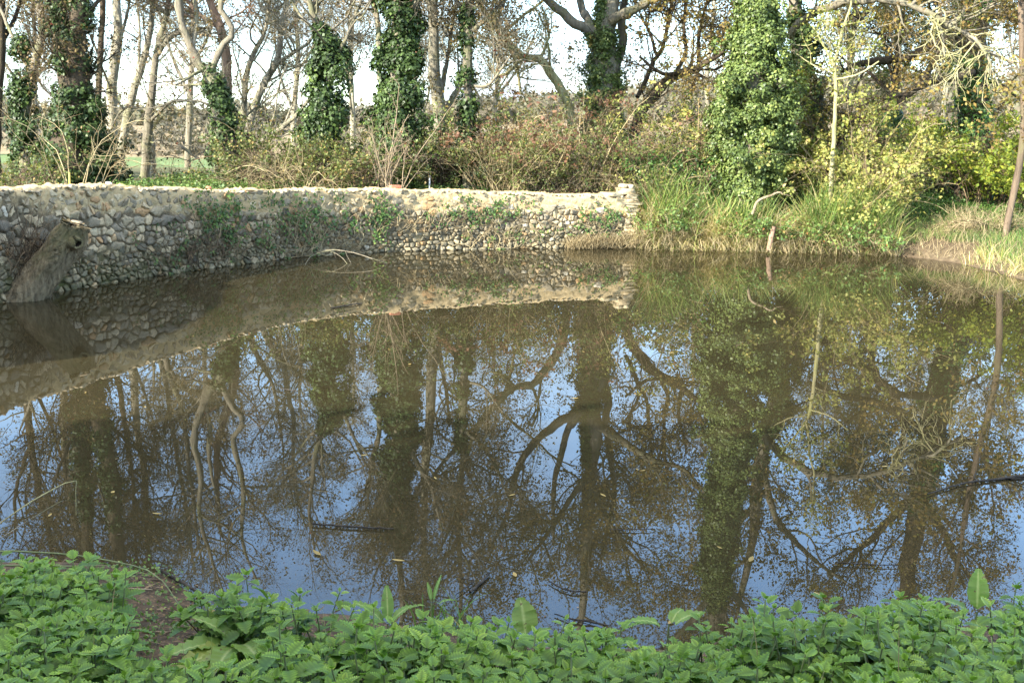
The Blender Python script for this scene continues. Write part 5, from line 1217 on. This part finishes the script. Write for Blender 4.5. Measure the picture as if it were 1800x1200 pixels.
# grass blades in the nettle bed
K = Geo()
for px_, py_, D, n_ in ((575, 1165, 3.75, 70), (640, 1120, 4.1, 16), (445, 1150, 3.85, 30), (1792, 1140, 3.9, 24), (345, 1195, 3.6, 20), (780, 1075, 4.7, 30)):
    c = at(px_, py_, D); zz = gz(c[0], D)[0]
    v_, f_, r_ = blades(c[0] + g.normal(size=n_) * .06, D + g.normal(size=n_) * .06, np.full(n_, zz), (c[2] - zz) + .16, .006, g, .25, .7, 6); K.add(v_, f_, None, r_)
tag(K.build('grass', M['grass'], None), kind='stuff')
# dark litter in the muddy gap and along the waterline
xx, yy = scatter(6000, -2.6, 3.2, 3.2, 6.2, g, lambda x, y, d: (d[3] < .22) | ((x > -2.0) & (x < -1.2)))
zz = gz(xx, yy) + .008; k = len(xx); a = g.uniform(0, 2 * PI, k)
T = np.c_[np.cos(a), np.sin(a), g.normal(size=k) * .2]; v_, f_, r_ = leaf_quads(np.c_[xx, yy, zz], unit(np.c_[g.normal(size=(k, 2)) * .35, np.ones(k)]), T, g.uniform(.02, .09, k), g.uniform(.004, .02, k), .2, g.random(k) ** 1.5, g=g)
K = Geo(); K.add(v_, f_, None, r_); tag(K.build('leaf_litter', M['dead_dark'], None), kind='stuff')
xx, yy = scatter(260, -2.1, -1.1, 3.6, 5.4, g, lambda x, y, d: d[3] > .03)
patch('ground_cover', '', xx, yy, 7, .06, .022, 'bramble', g, .03)
# dead grass stalk and brambles at the left
stick('dead_stalk', 'long pale dead grass stalk leaning over the water at the left edge', [at(-60, 965, 5.2), at(0, 920, 5.3), at(60, 878, 5.4), at(112, 850, 5.5), at(134, 844, 5.52), at(133, 862, 5.52), at(134, 905, 5.5)], [.004, .0038, .0034, .003, .0028, .0018, .001], 'bark_lichen', 'stalk', seed=31)
stick('dead_stalk', 'fainter grey dead stalk below the long pale one at the left edge', [at(-40, 970, 5.1), at(18, 935, 5.2), at(60, 908, 5.3), at(108, 880, 5.4)], [.003, .003, .0026, .0016], 'bark_grey', 'stalk', seed=32)
stick('bramble_stem', 'green arching bramble stem reaching from the left edge across the shore', [at(-60, 972, 5.0), at(20, 969, 5.05), at(110, 973, 5.1), at(200, 986, 5.1), at(255, 1000, 5.0), at(285, 1020, 4.95), at(325, 1078, 4.7)], [.005, .005, .0045, .004, .003, .0025, .0015], 'nettle_stem', 'stem', seed=33)
stick('bramble_stem', 'lower olive bramble stem lying above the left nettles', [at(-60, 994, 4.9), at(30, 993, 4.95), at(120, 995, 5.0), at(190, 993, 5.0)], [.005, .005, .004, .002], 'nettle_stem', 'stem', seed=34)
stick('bramble_stem', 'dark red bramble shoot bent in a hook at the left shore', [at(30, 990, 5.1), at(36, 966, 5.1), at(52, 950, 5.1), at(66, 945, 5.1), at(78, 960, 5.1), at(90, 975, 5.1)], [.003, .003, .0028, .0025, .002, .0015], 'dead_dark', 'stem', seed=35)
for i, (a, b_, lab) in enumerate([((205, 1035), (268, 1036), 'pale straw stalk lying on the mud at the back of the muddy gap'), ((162, 1012), (218, 1030), 'grey dead stalk lying behind the left nettles on the mud'), ((238, 1112), (300, 1110), 'thin brown stalk lying across the middle of the muddy gap')]):
    stick('dead_stalk', lab, [atz(*a, .10), atz((a[0] + b_[0]) / 2, (a[1] + b_[1]) / 2 - 1, .115), atz(*b_, .10)], [.006, .005, .003], 'stem_tan', 'stalk', seed=40 + i)
# snail shell in the nettles
O = at(1683, 1160, 3.72); K = Geo(); t = np.linspace(0, 5.2 * PI, 60); r_ = .0115 * np.exp(-.13 * (5.2 * PI - t))
P = np.c_[np.cos(t) * r_, np.zeros(60) - .006 + .010 * np.exp(-.13 * (5.2 * PI - t)), np.sin(t) * r_]; v_, f_, q_ = tubes(P, r_ * .75, 12, .4); K.add(v_, f_, None, q_)
o = K.build('snail_shell', M['shell'], None, (0, 0, 0), True); o.location = O; tag(o, 'round brown snail shell among the nettle leaves at lower right', 'snail')

# ------------------------------------------------------------------ far woods
g = np.random.default_rng(91); K = Geo()
k = 950; a = g.uniform(-.55, .55, k); r_ = g.uniform(210, 430, k); xx, yy = np.sin(a) * r_, np.cos(a) * r_
zz = gz(xx, yy); sz = g.uniform(1.2, 3.2, k) * (1 + .9 * ss(-.15, .3, a)); I = np.repeat(np.arange(k), 60); dr = unit(g.normal(size=(len(I), 3))); 
P = np.c_[xx, yy, zz + sz * .7][I] + dr * (sz[I] * g.uniform(.6, 1.05, len(I)))[:, None]
v_, f_, q_ = leaf_quads(P, unit(dr + g.normal(size=P.shape) * .4), g.normal(size=P.shape), 1.5, 1.1, .1, np.clip(g.random(k)[I] * .7 + g.random(len(I)) * .3, 0, 1), g=g); K.add(v_, f_, None, q_)
k = 260; a = g.uniform(-.6, .6, k); r_ = g.uniform(72, 125, k); xx, yy = np.sin(a) * r_, np.cos(a) * r_
zz = gz(xx, yy); sz = g.uniform(.5, 1.5, k); I = np.repeat(np.arange(k), 90); dr = unit(g.normal(size=(len(I), 3)))
P = np.c_[xx, yy, zz + sz * .4][I] + dr * (sz[I] * g.uniform(.6, 1.05, len(I)))[:, None]
v_, f_, q_ = leaf_quads(P, unit(dr + g.normal(size=P.shape) * .4), g.normal(size=P.shape), .45, .3, .1, np.clip(g.random(k)[I] * .7 + g.random(len(I)) * .3, 0, 1), g=g); K.add(v_, f_, None, q_)
tag(K.build('far_woodland', M['wood_far'], None), kind='stuff')
# unseen hedge added behind the camera to throw shade on this bank
HX0, HX1, HY, HH = -15.0, 3.0, -3.2, 7.0
root = thing('added_shade_hedge', 'tall dark hedge added out of view to shade the near bank', 'hedge', (0, HY, .6)); K = Geo(); k = 26000
P = np.c_[g.uniform(HX0, HX1, k), g.normal(size=k) * .5, g.uniform(0, HH, k) * (1 - .0 * g.random(k))]
v_, f_, q_ = rand_leaves(P, .34, .22, .2, .3, None, g); K.add(v_, f_, None, q_); K.build('foliage', M['hedge'], root)
K = Geo(); xs = np.arange(HX0 + .5, HX1, .9); P = np.stack([np.c_[xs, 0 * xs, 0 * xs - .1], np.c_[xs, 0 * xs, 0 * xs + HH * .5], np.c_[xs, 0 * xs, 0 * xs + HH * .9]], 1)
v_, f_, q_ = tubes(P, np.full((len(xs), 1), .1) * np.array([[1, .8, .3]]), 6); K.add(v_, f_, None, q_); K.build('stems', M['bark_brown'], root)
